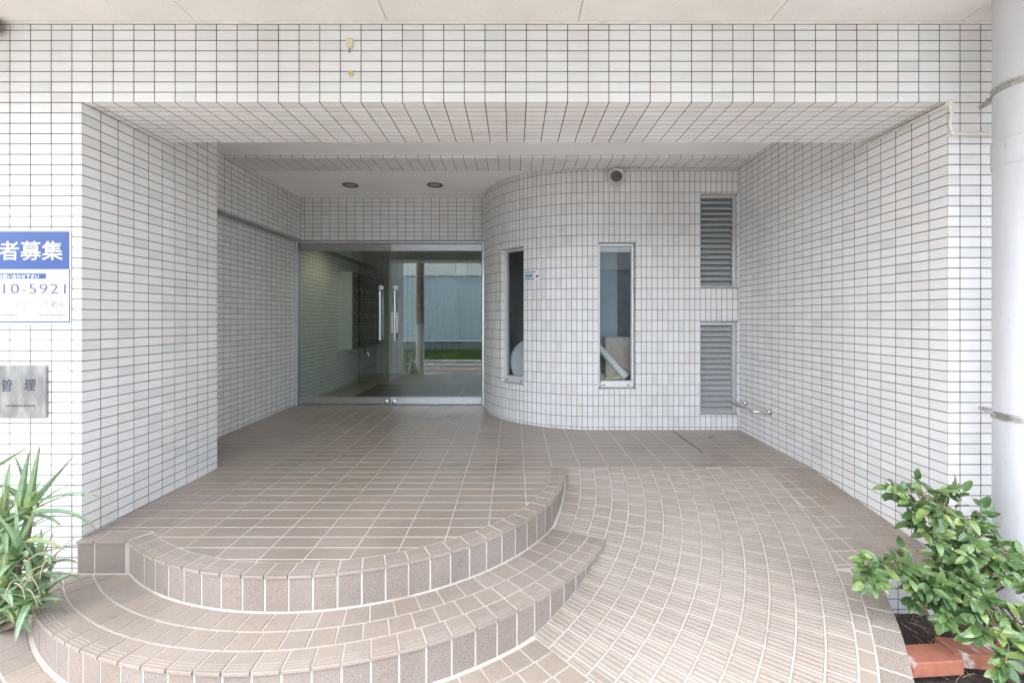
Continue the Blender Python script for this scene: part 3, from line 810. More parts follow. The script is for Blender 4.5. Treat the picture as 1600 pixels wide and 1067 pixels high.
for i in range(len(xsr) - 1):
    for j in range(len(ysr) - 1):
        x0, x1, y0, y1 = xsr[i] + .0035, xsr[i + 1] - .0035, ysr[j] + .0035, ysr[j + 1] - .0035
        p = [Vector((x0, y0, 0)), Vector((x1, y0, 0)), Vector((x1, y1, 0)), Vector((x0, y1, 0))]
        mid = Vector(((x0 + x1) / 2, (y0 + y1) / 2, 0)); ph = math.degrees(math.atan2((CY - mid.y) / KY, mid.x - CX)); e = pol(R1 + 1.404, ph); d = pol(1, ph) - cen
        p = clip(p, e, Vector((d.x, d.y / KY / KY, 0)).normalized())
        q = flat_tile(p, radial_z) if p else None
        if q: plain_p.append(q)
lay(rmp, pcs, ['ramp_tile', 'worn_rib'], 'ribbed_tile', 'ribbed_tiles')
lay(rmp, plain_p, 'brown_step_tile', 'plain_tile', 'plain_tiles')
lay(rmp, border, 'border_tile', 'border_tile', 'border_tiles')
lw = []
for xa, xb in zip(*(lambda q: (q, q[1:]))(steps(1.66, XR, FX, .1))):
    top = min(radial_z(Vector((xa, YF, 0))), radial_z(Vector((xb, YF, 0)))) - .012
    lw += grid_tiles((0, YF, 0), X, Z, [xa, xb], steps(-.07, top, ZB, .05))
lay(rmp, lw, WT, 'kerb_tile', 'kerb_tiles')
g = MB(); nx = 12
for i in range(nx):
    xa = 1.66 + (XR - 1.66) * i / nx; xb = 1.66 + (XR - 1.66) * (i + 1) / nx
    g.add([(xa, YF + BED, -.1), (xb, YF + BED, -.1), (xb, YF + BED, radial_z(Vector((xb, YF, 0))) - .005), (xa, YF + BED, radial_z(Vector((xa, YF, 0))) - .005)], [(0, 1, 2, 3)])
g.build('kerb_bed', DG, rmp)
# --- paving rings at the foot of the steps
pv = []
for c in range(7):
    r0 = R2 + .004 + c * .1; r1 = r0 + .1; dphi = math.degrees(.1 / r1); st = PE + (.5 * dphi if c % 2 else 0) - dphi * (.5 if c % 2 else 0)
    while st < 160:
        poly = clip(arc_tile(r0, r1, st, st + dphi, None), Vector((0, 2.186, 0)), -Y)
        q = flat_tile(poly, lambda p: .002) if poly else None
        if q: pv.append(q)
        st += dphi
g = MB(); ring_sheet(g, R2 - .02, R2 + .71, PE - .3, 180, lambda a: -.001, 70)
g.build('mortar_bed', 'cream_grout', pave)
lay(pave, pv, 'brown_step_tile', 'paving_tile', 'paving_tiles', 160)

# ------------------------------------------------------------------ planting strip, bricks
g = MB(); rg = random.Random(5); nx, ny = 46, 16; v = []
for j in range(ny + 1):
    for i in range(nx + 1):
        x = 1.3 + 1.6 * i / nx; y = 1.68 + .52 * j / ny; v.append((x, y, -.045 + .02 * noise.noise(Vector((x * 9, y * 9, 1))) + .012 * noise.noise(Vector((x * 40, y * 40, 4)))))
g.add(v, [(j * (nx + 1) + i, j * (nx + 1) + i + 1, (j + 1) * (nx + 1) + i + 1, (j + 1) * (nx + 1) + i) for j in range(ny) for i in range(nx)])
tag(g.build('soil', 'earth'), kind='structure')
g = MB()
for i in range(150):
    x = rg.uniform(1.5, 2.3); y = rg.uniform(1.78, 2.15); a = rg.uniform(0, 6.28); L = rg.uniform(.02, .07); p = Vector((x, y, -.034 + rg.uniform(0, .012)))
    d = Vector((math.cos(a), math.sin(a), rg.uniform(-.05, .15))) * L; g.tube([p, p + d * .5 + Vector((0, 0, .004)), p + d], .0011, 4)
tag(g.build('dry_litter', 'dry_stem'), 'dry stalks and litter lying on the dark soil', 'litter', kind='stuff')
g = MB(); g.bbox(1.42, 3.2, 1.50, 1.712, -.1, -.002, .006); tag(g.build('edging_strip', 'concrete'), kind='structure')
def brick(x, y, rot, label):
    M = Matrix.Translation((x, y, -.001)) @ Matrix.Rotation(R(rot), 4, 'Z')
    g = MB(); g.bbox(-.105, .105, -.05, .05, 0, .058, .004); o = g.build('brick', 'terracotta'); o.matrix_world = M
    return tag(o, label, 'brick', 'bricks edging the planting strip')
brick(1.638, 1.795, 4, 'orange terracotta brick with a white lime streak beside the ramp border')
brick(1.853, 1.828, -7, 'orange terracotta brick half hidden under the camellia leaves, second from the ramp')
brick(2.07, 1.80, -3, 'terracotta brick at the right edge beneath the camellia')

# ------------------------------------------------------------------ glass doors
ZS = zl(YD)
fr = thing('door_frame', (-1.45, YD, ZS), 'silver metal frame round the two glass entrance doors', 'door frame')
XF0, XF1 = XLO + .002, -.352
g = MB(); g.bbox(XF0, XF0 + .042, YD - .02, YD + .07, ZS - .01, ZLED - .002, .003); g.build('jamb', 'aluminium', fr)
g = MB(); g.bbox(XF1 - .026, XF1 + .03, YD - .012, YD + .07, ZS - .01, ZLED - .002, .003); g.build('jamb', 'aluminium', fr)
g = MB(); g.bbox(XF0 + .043, XF1 - .027, YD - .02, YD + .07, ZLED - .03, ZLED - .002, .003); g.build('head', 'aluminium', fr)
g = MB(); g.box(XF0 + .043, XF1 - .027, YD - .03, YD + .08, ZS - .01, ZS + .004); g.build('threshold', 'galvanised_steel', fr)
def door(x0, x1, y, label, hx, railmat):
    d = thing('glass_door', ((x0 + x1) / 2, y, ZS + .008), label, 'door', 'glass entrance doors')
    z0, z1 = ZS + .010, ZLED - .034
    g = MB(); g.bbox(x0, x1, y - .02, y + .02, z0, z0 + .085, .003); g.build('bottom_rail', railmat, d)
    g = MB(); g.bbox(x0, x1, y - .02, y + .02, z1 - .082, z1, .003); g.build('top_rail', railmat, d)
    g = MB(); g.box(x0 + .001, x1 - .001, y - .005, y + .005, z0 + .084, z1 - .081); g.build('pane', 'door_glass', d)
    for s in (-1, 1):
        g = MB(); zz = H + .035; yy = y + s * .055
        g.tube([(hx, yy, zz - .29), (hx, yy, zz + .29)], .0145, 14)
        h = g.build('handle', 'polished_steel', d); smooth_by_angle(h)
        for q in (-.255, .255):
            g = MB(); g.tube([(hx, y + s * .005, zz + q), (hx, yy, zz + q)], .009, 10); smooth_by_angle(g.build('stand_off', 'dark_plastic', h))
    M = Matrix.Translation((hx, y - .005, H + .368)) @ Matrix.Rotation(R(90), 4, 'X')
    g = MB(); g.lathe([(.029, 0), (.029, .008), (.025, .012), (.013, .012), (.012, .009), (.0001, .009)], M, 28); lk = g.build('lock', 'white_plastic', d); smooth_by_angle(lk)
    g = MB(); g.lathe([(.011, .0095), (.010, .012), (.0001, .012)], M, 16); g.build('cylinder', 'polished_steel', lk)
    sx_ = 1 if hx < (x0 + x1) / 2 else -1
    M = Matrix.Translation((hx - sx_ * -.0 + (.065 if hx < -1.45 else -.02) * 1, y - .02, z0 + .03)) @ Matrix.Rotation(R(90), 4, 'X')
    g = MB(); g.lathe([(.022, 0), (.022, .006), (.015, .01), (.0001, .01)], M, 20); smooth_by_angle(g.build('floor_lock', 'polished_steel', d))
    return d
XM = -1.463
dl = door(XF0 + .047, XM - .003, YD + .028, 'left glass door leaf through which the black mailboxes show', -1.578, 'dark_aluminium')  # darker rail metal on this leaf paints in the dark reflection
dr = door(XM + .003, XF1 - .031, YD + .022, 'right glass door leaf mirroring the street and the pole', -1.402, 'aluminium')
n_ = thing('paper_notice', (-1.444, YD + .016, H - .15), 'small white notice with four dark squares stuck on the right door leaf', 'notice')
g = MB(); g.box(-1.475 + .02, -1.395 + .02 - .0, YD + .0145, YD + .0158, H - .165, H + .075); g.build('sheet', 'paper', n_)
for k in range(4):
    g = MB(); z = H + .035 - k * .045; g.box(-1.432, -1.40, YD + .0125, YD + .0142, z, z + .028); g.build('printed_square', 'ink_blue', n_)

# ------------------------------------------------------------------ lobby behind the doors
ZLC = H + 1.12
g = MB(); g.box(-2.9, .6, YD + .1, 15, .1, zl(YD) - .002); tag(g.build('lobby_floor', 'brown_floor_tile'), kind='structure')
g = MB(); g.box(-2.9, .6, YD + .125, 15, ZLC, ZLC + .2); g.box(-1.76, .6, 14.8, 15, .1, ZLC); tag(g.build('lobby_ceiling', 'ceiling_paint'), kind='structure')
t = thing('tiled_wall', (XLO, 7, .35), 'dim tiled lobby wall behind the left door leaf, holding the mailboxes', 'wall')
g = MB(); g.box(-2.9, XLO - BED, YD + .001, YL2 + .1, .1, ZLED); g.box(-2.9, XUP - BED, YD + .125, YL2 + .1, ZLED + .004, ZLC + .1); g.build('mortar_bed', DG, t)
lay(t, grid_tiles((XLO, 0, 0), Y, Z, steps(YD + .08, YL2, YD, .1), steps(.35, ZLED - .004, ZB, .05)), WT, limit=100)
lay(t, grid_tiles((XUP, 0, 0), Y, Z, steps(YD + .13, YL2, YD, .1), steps(ZLED + .012, ZLC, ZB, .05)), WT, 'upper_tile', 'upper_tiles', 0)
g = MB(); g.bbox(XLO - .02, XUP, YD + .126, YL2 - .002, ZLED - .004, ZLED + .012, .004); g.build('ledge', 'dark_aluminium', t)
t = thing('tiled_wall', (-2.2, YL2, .35), 'tiled end wall deep inside the lobby', 'wall')
g = MB(); g.box(-2.9, -1.75 - BED, YL2 + BED, YL2 + 6.4, .1, ZLC + .1); g.build('mortar_bed', DG, t)
lay(t, grid_tiles((0, YL2, 0), X, Z, steps(XLO, -1.75, XLO, .1), steps(.35, ZLC, ZB, .05)), WT, limit=60)
t = thing('tiled_wall', (-.25, 7, .35), 'tiled lobby wall on the right, behind the round room', 'wall')
g = MB(); g.box(-.30 + BED, .0, YD + .05, 15, .1, ZLC + .1); g.build('mortar_bed', DG, t)
lay(t, grid_tiles((-.30, 0, 0), -Y, Z, [-q for q in reversed(steps(YD + .1, YL2, YD, .1))], steps(.35, ZLC, ZB, .05)), WT, limit=0)
mb_ = thing('mailbox_cabinet', (-2.5, 7.5, H - .46), 'bank of black mailboxes with a pale side panel on the lobby wall', 'mailboxes')
MY0, MY1, MZ0, MZ1, MX = 6.71, 8.36, H - .455, H + .70, -2.40
g = MB(); g.box(XLO, MX - .018, MY0 + .018, MY1, MZ0, MZ1); g.build('carcass', 'mailbox_black', mb_)
g = MB(); g.bbox(XLO, MX, MY0, MY0 + .016, MZ0 - .004, MZ1 + .004, .003); g.build('side_panel', 'mailbox_side', mb_)
NR_, NC_ = 6, 7; ch = (MZ1 - MZ0) / NR_; cw_ = (MY1 - MY0 - .02) / NC_
for r_ in range(NR_):
    for c_ in range(NC_):
        y0 = MY0 + .02 + c_ * cw_; z0 = MZ0 + r_ * ch
        g = MB(); g.bbox(MX - .016, MX + .002, y0 + .006, y0 + cw_ - .006, z0 + .006, z0 + ch - .006, .004); dd = g.build('mailbox_door', 'mailbox_black', mb_)
        g = MB(); g.bbox(MX + .0025, MX + .012, y0 + cw_ * .2, y0 + cw_ * .62, z0 + ch * .70, z0 + ch * .80, .003); g.build('name_plate', 'galvanised_steel', dd)
        M = Matrix.Translation((MX + .002, y0 + cw_ * .8, z0 + ch * .6)) @ Matrix.Rotation(R(90), 4, 'Y')
        g = MB(); g.lathe([(.016, 0), (.016, .012), (.010, .018), (.0001, .018)], M, 12); g.build('dial_lock', 'galvanised_steel', dd)
g = MB(); pts = rounded([(XLO, 7.75, H - .86), (XLO + .14, 7.75, H - .86), (XLO + .14, 8.1, H - .86), (XLO, 8.1, H - .86)], .05); g.tube(pts, .012, 8)
tag(g.build('loop_rail', 'polished_steel'), 'small bent steel rail low on the lobby wall below the mailboxes', 'rail')
g = MB(); g.tube(rounded([(XLO, 7.8, H - .56), (XLO + .07, 7.8, H - .56), (XLO + .09, 7.8, H - .64)], .03), .011, 8); g.bbox(XLO + .03, XLO + .05, 7.78, 7.82, H - .55, H - .50, .004)
tag(g.build('water_tap', 'polished_steel'), 'small metal water tap on the lobby wall under the mailboxes', 'tap')
g = MB(); g.bbox(-2.1, -.75, 5.75, 7.0, zl(YD) - .002, zl(YD) + .008, .004); tag(g.build('door_mat', 'rubber_mat'), 'dark door mat on the lobby floor behind the doors', 'mat')
fl = thing('framed_panel', (-.98, YL2, H + .93), 'small white square panel in a black frame hanging from the lobby ceiling', 'panel')
g = MB(); g.bbox(-1.10, -.86, YL2 - .03, YL2 - .001, H + .80, H + 1.06, .006); g.build('frame', 'dark_plastic', fl)
g = MB(); g.tube([(-.98, YL2 - .015, H + 1.06), (-.98, YL2 - .015, ZLC)], .008, 8); g.build('hanger', 'dark_plastic', fl)
g = MB(); g.bbox(-1.08, -.88, YL2 - .036, YL2 - .0305, H + .82, H + 1.04, .003); g.build('face', 'paper', fl)
for i, (x, yy) in enumerate(((-2.05, 5.95), (-1.2, 7.2))):
    d = thing('lobby_lamp', (x, yy, ZLC), ('warm lit ceiling lamp just inside the left door leaf' if i == 0 else 'warm lit ceiling lamp deeper in the lobby'), 'lamp', 'lit lamps in the lobby')
    M = Matrix.Translation((x, yy, ZLC))
    g = MB(); g.lathe([(.055, -.001), (.08, -.001), (.082, -.008), (.056, -.008), (.054, -.002)], M, 28); g.build('trim_ring', 'white_plastic', d)
    g = MB(); g.lathe([(.053, -.003), (.0001, -.003)], M, 28); g.build('bulb', 'lamp_glow', d)
    ld = bpy.data.lights.new('lobby_lamp_light', 'SPOT'); ld.energy = 1.7 if i == 0 else .25; ld.color = (1, .84, .5); ld.spot_size = R(150); ld.spot_blend = .6; ld.shadow_soft_size = .05
    lo = bpy.data.objects.new('lamp_light', ld); COL.objects.link(lo); lo.location = (x, yy, ZLC - .02); lo.parent = d; lo.matrix_parent_inverse = root_inv(d)

# ------------------------------------------------------------------ round room: windows, louvres, what stands inside
def window(M, w, z0, z1, label):
    """M: local x along the wall, y into the room, origin at the middle of the opening at wall face"""
    t = thing('narrow_window', M @ Vector((0, DEP, z0)), label, 'window', 'narrow windows of the round room')
    y0, y1 = DEP - .02, DEP + .03; a = w / 2
    g = MB()
    g.bbox(-a, -a + .022, y0, y1, z0, z1, .002, mat=M); g.bbox(a - .022, a, y0, y1, z0, z1, .002, mat=M)
    g.bbox(-a + .0225, a - .0225, y0, y1, z1 - .022, z1, .002, mat=M); f = g.build('frame', 'white_aluminium', t)
    g = MB(); g.bbox(-a + .0225, a - .0225, y0 - .012, y1, z0, z0 + .062, .004, mat=M); sl = g.build('sill', 'white_aluminium', t)
    for s in (-1, 1):
        g = MB(); c = s * (a - .055); g.box(c - .012, c + .012, y0 - .0135, y0 - .0115, z0 + .016, z0 + .026, mat=M); g.build('drain_slot', 'dark_plastic', sl)
    g = MB(); g.box(-a + .02, a - .02, DEP + .002, DEP + .008, z0 + .06, z1 - .02, mat=M); g.build('pane', 'window_glass', t)
window(Matrix.Translation(((WX0 + WX1) / 2, YW, 0)), WX1 - WX0 - .008, WZ0 + .004, WZ1 - .004, 'narrow upright window in the flat front, cardboard and a white tube behind it')
Mw = Matrix(((tanm.x, -radm.x, 0, pm.x), (tanm.y, -radm.y, 0, pm.y), (0, 0, 1, 0), (0, 0, 0, 1)))
window(Mw @ Matrix.Translation((0, .004, 0)), cw - .036, WZ0 + .004, WZ1 - .004, 'narrow dark window in the curve of the wall nearest the door')
g = MB()
g.box(.15, XR, 5.9, 5.95, .2, 2.7); g.box(.25, XR, 4.42, 5.9, .2, .36); g.box(.5, XR, YW + .13, 5.9, 2.62, 2.68); g.box(-.19, .4, 5.34, 5.39, .3, 2.6)
tag(g.build('storeroom_interior', 'room_paint'), kind='structure')
def inside(name, mb, mats, label, cat): return tag(mb.build(name, mats), label, cat)
g = MB(); g.bbox(.60, 1.06, 4.64, 4.66, .36, H + .80, .003); inside('blue_grey_board', g, 'board_blue', 'tall blue-grey board standing behind the flat front window', 'board')
g = MB(); g.tube([(.70, 4.52, H - .12), (1.07, 4.40, H - .545)], .036, 18); g.tube([(1.055, 4.405, H - .53), (1.09, 4.394, H - .568)], .043, 18)
smooth_by_angle(inside('cardboard_tube', g, 'white_plastic', 'white tube leaning inside the flat front window', 'tube'))
g = MB(); g.bbox(.80, 1.12, 4.40, 4.425, H - .60, H - .565, .003, mat=Matrix.Translation((.96, 4.41, H - .58)) @ Matrix.Rotation(R(-14), 4, 'Y') @ Matrix.Translation((-.96, -4.41, -H + .58)))
inside('wooden_batten', g, 'pale_wood', 'pale wooden batten lying at the foot of the flat front window', 'batten')
g = MB(); g.bbox(.90, 1.30, 4.44, 4.60, .36, H - .18, .004); inside('cardboard_box', g, 'cardboard', 'brown cardboard box stacked behind the flat front window', 'box')
g = MB(); g.bbox(.80, 1.13, 4.50, 4.60, .36, H - .55, .006); inside('foam_block', g, 'paper', 'white block on the floor behind the flat front window', 'block')
g = MB(); M = Matrix.Translation((.205, 4.80, H - .455)) @ Matrix.Rotation(R(-6), 4, 'Z') @ Matrix.Rotation(R(78), 4, 'X')
g.lathe([(.0001, .03), (.20, .028), (.245, .015), (.25, 0), (.235, -.02), (.0001, -.022)], M, 40); smooth_by_angle(inside('serving_tray', g, 'paper', 'large white round tray leaning inside the dark curved window', 'tray'))
g = MB(); g.bbox(.05, .45, 4.76, 5.15, .36, H - .705, .004); inside('storage_box', g, 'cardboard', 'low box under the white tray in the storeroom', 'box')
def louvre(z0, z1, label):
    t = thing('louvre_panel', ((LX0 + LX1) / 2, YW + DEP, z0), label, 'louvre', 'metal louvres beside the side wall')
    x0, x1 = LX0 + .003, LX1 - .003; ya, yb = YW + .03, YW + .085; z0 += .003; z1 -= .003
    g = MB(); g.bbox(x0, x0 + .012, ya, yb, z0, z1, .002); g.build('frame', 'aluminium', t)
    g = MB(); g.bbox(x1 - .03, x1, ya, yb, z0, z1, .002); g.build('frame', 'aluminium', t)
    g = MB(); g.bbox(x0 + .0125, x1 - .0305, ya, yb, z1 - .03, z1, .002); g.build('frame', 'aluminium', t)
    g = MB(); g.bbox(x0 + .0125, x1 - .0305, ya, yb, z0, z0 + .014, .002); g.build('frame', 'aluminium', t)
    g = MB(); g.box(x0, x1, yb + .004, yb + .012, z0, z1); g.build('back_plate', 'grey_base', t)
    n = int(round((z1 - z0 - .05) / .0505)); pit = (z1 - z0 - .048) / n
    for i in range(n):
        zc = z0 + .018 + pit * i
        g = MB(); xa, xb = x0 + .013, x1 - .031; th = .0018
        P = [(ya + .002, zc + .008), (ya + .002, zc), (ya + .006, zc), (ya + .042, zc + .025), (ya + .042, zc + .031)]
        v = []
        for (yy, zz) in P: v += [(xa, yy, zz), (xb, yy, zz)]
        for (yy, zz) in reversed(P): v += [(xa, yy + th, zz + th), (xb, yy + th, zz + th)]
        m_ = len(P) * 2; g.add(v, [(2 * k, 2 * k + 1, (2 * k + 3) % (2 * m_), (2 * k + 2) % (2 * m_)) for k in range(m_)]); g.build('slat', 'louvre_grey', t)
louvre(*LOUV[0], 'upper metal louvre with dark gaps high in the corner')
louvre(*LOUV[1], 'lower metal louvre just above the floor beside the steel loop rail')

# ------------------------------------------------------------------ fittings
v_ = thing('vent_cap', (.945, YW, H + 1.31), 'round metal vent cap high on the curved wall under the beam', 'vent')
M = Matrix.Translation((.945, YW, H + 1.312)) @ Matrix.Rotation(R(90), 4, 'X')
g = MB(); g.lathe([(.090, 0), (.090, .006), (.086, .012), (.082, .05), (.076, .058), (.062, .058), (.053, .05), (.053, .004)], M, 40); smooth_by_angle(g.build('hood', 'aluminium', v_))
g = MB(); g.lathe([(.053, .003), (.0001, .003)], M, 30); g.build('duct', 'dark_plastic', v_)
for i in range(6):
    z = -.042 + i * .0168; w = math.sqrt(.053 ** 2 - z * z) - .001
    g = MB(); g.box(.945 - w, .945 + w, YW - .048, YW - .034, H + 1.312 + z - .003, H + 1.312 + z + .002); g.build('blade', 'galvanised_steel', v_)
g = MB(); g.tube(rounded([(.98, YW - .012, H + 1.383), (1.02, YW - .012, H + 1.386), (XR - .002, YW - .012, H + 1.386)], .02), .0095, 8)
tag(smooth_by_angle(g.build('conduit', 'beige_conduit')), 'thin pale conduit along the top of the louvre wall from the vent cap', 'conduit')
c_ = thing('conduit', (2.09, YF, H + .9), 'beige conduit following the right corner of the opening and crossing to the downpipe', 'conduit')
g = MB(); g.tube(rounded([(2.083, YB + .05, H + 1.028), (2.083, 2.165, H + 1.028), (2.100, 2.167, H + .99), (2.086, 2.167, H + .93), (2.104, 2.170, H + .888), (2.36, 2.174, H + .885)], .02), .0068, 10); smooth_by_angle(g.build('pipe', 'beige_conduit', c_))
for p in ((2.10, 2.178, H + .886), (2.087, 2.175, H + 1.03)):
    g = MB(); g.bbox(p[0] - .011, p[0] + .011, p[1] - .021, p[1] + .008, p[2] - .011, p[2] + .011, .004); g.build('elbow', 'beige_conduit', c_)
t = thing('bell_box', (-.79, YF, H + 1.32), 'small cream box fixed on the entrance beam tiles', 'fixture')
g = MB(); g.bbox(-.805, -.776, YF - .022, YF - .0005, H + 1.303, H + 1.348, .003); g.build('case', 'cream_plastic', t)
g = MB(); g.tube([(-.793, YF - .006, H + 1.302), (-.794, YF - .004, H + 1.284)], .004, 6); g.build('cable_stub', 'bark', t)
M = Matrix.Translation((-.786, YF, H + 1.18)) @ Matrix.Rotation(R(90), 4, 'X')
g = MB(); g.lathe([(.012, 0), (.012, .014), (.009, .019), (.0001, .020)], M, 18); tag(smooth_by_angle(g.build('round_plug', 'yellow_plastic')), 'small yellow round plug in the beam tiles below the cream box', 'plug')
rl = thing('loop_rail', (XR, 3.9, H - .76), 'bent steel loop rail on the right wall in front of the lower louvre', 'rail')
g = MB(); zr = H - .762; g.tube(rounded([(XR, 4.087, zr), (1.957, 4.087, zr), (1.957, 3.70, zr), (XR, 3.70, zr)], .06, 8), .0125, 12); smooth_by_angle(g.build('bar', 'polished_steel', rl))
for yy in (4.087, 3.70):
    M = Matrix.Translation((XR, yy, zr)) @ Matrix.Rotation(R(-90), 4, 'Y')
    g = MB(); g.lathe([(.028, 0), (.028, .006), (.018, .012), (.014, .026)], M, 20); smooth_by_angle(g.build('flange', 'polished_steel', rl))
dp = thing('downpipe', (2.268, 1.982, 0), 'fat pale grey downpipe at the right edge running from ground to ceiling', 'pipe')
PX, PY = 2.268, 1.982
g = MB(); g.tube([(PX, PY, -.06), (PX, PY, H + .69)], .121, 48); smooth_by_angle(g.build('pipe', 'grey_pipe', dp))
g = MB(); g.tube([(PX, PY, H + .70), (PX, PY, ZC - .001)], .1205, 48); smooth_by_angle(g.build('pipe', 'grey_pipe', dp))
g = MB(); g.tube([(PX, PY, H + .672), (PX, PY, H + .676), (PX, PY, H + .786), (PX, PY, H + .79)], [.121, .126, .126, .121], 48); smooth_by_angle(g.build('collar', 'grey_pipe', dp))
for zc in (H + 1.02, H - .43):
    M = Matrix.Translation((PX, PY, zc))
    g = MB(); g.lathe([(.121, -.016), (.126, -.015), (.126, -.004), (.1235, -.002), (.1235, .002), (.126, .004), (.126, .015), (.121, .016)], M, 48); cl = g.build('clamp', 'galvanised_steel', dp); smooth_by_angle(cl)
    g = MB(); g.bbox(PX - .065, PX - .04, PY - .135, PY - .108, zc - .018, zc + .018, .003); g.build('clamp_bolt', 'polished_steel', cl)
    g = MB(); g.tube([(PX - .03, PY + .115, zc), (PX - .012, YF - .001, zc)], [.013, .009], 8); g.bbox(PX - .05, PX - .015, PY + .112, PY + .15, zc - .014, zc + .014, .004); g.build('wall_anchor', 'galvanised_steel', cl)
g = MB(); bm = bmesh.new(); bmesh.ops.create_icosphere(bm, subdivisions=4, radius=1)
for q in bm.verts: q.co = Vector((-2.50, YF - .035, ZC - .035)) + Vector((q.co.x * .05, q.co.y * .03, q.co.z * .032)) * (1 + .5 * noise.noise(q.co * 3) + .25 * noise.noise(q.co * 9))
me = bpy.data.meshes.new('dirt_clump'); bm.to_mesh(me); bm.free(); me.materials.append(MATS['nest_fibre']); tag(link('dirt_clump', me), 'small brown clump of old nest stuck under the outer ceiling', 'nest')
# fallen leaves
for x, y, s, lb in ((1.72, 3.95, 1, 'dry brown leaf fallen on the landing in front of the louvres'), (-.69, 4.75, .8, 'small dark dry leaf on the floor before the glass doors')):
    g = MB(); z = zl(y) + .003; g.add([(x - .04 * s, y, z), (x, y - .014 * s, z + .012), (x + .04 * s, y + .006, z + .004), (x + .005, y + .018 * s, z + .010), (x, y, z + .002)], [(0, 1, 4), (1, 2, 4), (2, 3, 4), (3, 0, 4)])
    tag(g.build('dry_leaf', 'dry_stem'), lb, 'leaf', 'dry leaves on the floor')

# ------------------------------------------------------------------ poster, plaque, sticker
def text(body, size, loc, mat, parent, name, width=None, bold=0, spacing=1.0, align='LEFT', rot=(90, 0, 0), shear=0):
    cu = bpy.data.curves.new(name, 'FONT'); cu.body = body; cu.size = size; cu.align_x = align; cu.space_character = spacing; cu.offset = bold; cu.extrude = .0002; cu.shear = shear; cu.resolution_u = 3
    o = bpy.data.objects.new(name, cu); COL.objects.link(o); bpy.context.view_layer.update()
    me = bpy.data.meshes.new_from_object(o.evaluated_get(bpy.context.evaluated_depsgraph_get())); bpy.data.objects.remove(o); bpy.data.curves.remove(cu)
    me.name = name; me.materials.clear(); me.materials.append(MATS[mat])
    if width and len(me.vertices):
        xs_ = [v.co.x for v in me.vertices]; k = width / (max(xs_) - min(xs_)); mn = min(xs_)
        for v in me.vertices: v.co.x = (v.co.x - mn) * k
    ob = link(name, me); ob.location = loc; ob.rotation_euler = tuple(R(a) for a in rot)
    ob.parent = parent; ob.matrix_parent_inverse = root_inv(parent); return ob
SC = 322.8
def fx_(px): return (px - 803) / SC
def fz_(py): return H - (py - 498) / SC
po = thing('poster', (-2.4, YF, fz_(505)), 'blue and white tenant wanted poster with a phone number on the left pier', 'poster')
x0, x1 = fx_(-88), fx_(112)
g = MB(); g.bbox(x0, x1, YF - .004, YF + .0005, fz_(506), fz_(360), .001); g.build('board', 'poster_white', po)
g = MB(); g.box(x0 + .008, fx_(110), YF - .0049, YF - .0042, fz_(421), fz_(362)); g.build('blue_panel', 'poster_blue', po)
g = MB(); g.box(fx_(109.3), fx_(111), YF - .0049, YF - .0042, fz_(504), fz_(421.2)); g.box(x0 + .008, fx_(109.2), YF - .0049, YF - .0042, fz_(504), fz_(502)); g.build('border_line', 'poster_blue', po)
g = MB(); g.bbox(x0 + .04, fx_(73.5), YF - .0052, YF - .0042, fz_(436), fz_(427.5), .0004); g.build('blue_bar', 'poster_blue', po)
yt = YF - .0056
text('者募集', .098, (fx_(0), yt, fz_(404)), 'poster_white', po, 'lettering', fx_(100) - fx_(0), .0007)
text('お問い合わせ下さい', .02, (fx_(0), yt, fz_(434.5)), 'poster_white', po, 'lettering', fx_(63) - fx_(0), .0004)
text('10-5921', .07, (fx_(7), yt, fz_(459)), 'ink_grey', po, 'lettering', fx_(104.5) - fx_(7), 0, 1.1)
text('ンシェルジュ不動産', .036, (fx_(0), yt, fz_(480)), 'ink_pale', po, 'lettering', fx_(103) - fx_(0))
g = MB(); g.box(fx_(-80), fx_(108), yt, yt + .0006, fz_(485.2), fz_(484.6))
for a, b in ((0, 30), (61, 103)):
    k = a
    while k < b: g.box(fx_(k), fx_(k + 2.1), yt, yt + .0006, fz_(494), fz_(490.5)); k += 3.4
g.build('small_print', 'ink_pale', po)
pq = thing('name_plaque', (-2.4, YF, fz_(652)), 'brushed metal plaque with two dark blue brushed characters on the left pier', 'plaque')
g = MB(); g.bbox(fx_(-70), fx_(76), YF - .014, YF + .0005, fz_(652), fz_(570.5), .003); g.build('plate', 'brushed_plate', pq)
yt = YF - .0146
text('管', .062, (fx_(8), yt, fz_(609)), 'ink_blue', pq, 'lettering', .052, .0003, 1, 'LEFT', (90, 0, 0), .12)
text('理', .062, (fx_(43), yt, fz_(608)), 'ink_blue', pq, 'lettering', .054, .0003, 1, 'LEFT', (90, 0, 0), .12)
g = MB(); k = 14
while k < 60: g.box(fx_(k), fx_(k + 2.2), yt, yt + .0008, fz_(634.2), fz_(631.8)); k += 3.6
g.build('small_print', 'ink_blue', pq)
st_ = None
th = 58.0; tan_ = Vector((math.sin(R(th)), -math.cos(R(th)), 0)); rad_ = Vector((-math.cos(R(th)), -math.sin(R(th)), 0)); base = on_arc(th, RR + .0025)
Ms = Matrix(((tan_.x, -rad_.x, 0, base.x), (tan_.y, -rad_.y, 0, base.y), (0, 0, 1, H + .418), (0, 0, 0, 1))) @ Matrix.Diagonal((.78, 1, .78, 1))
st_ = thing('security_sticker', base + Vector((0, 0, H + .36)), 'small pale blue sticker on the curved wall between the two windows', 'sticker')
g = MB(); g.box(-.115, .10, -.0035, .0015, -.055, .06, mat=Ms); g.build('sheet', 'poster_white', st_)
g = MB(); g.box(-.11, .04, -.0045, -.0037, .035, .052, mat=Ms); g.box(-.11, .02, -.0045, -.0037, -.05, -.03, mat=Ms); g.box(-.11, .005, -.0045, -.0037, -.02, .02, mat=Ms); g.build('printed_bands', 'sticker_blue', st_)
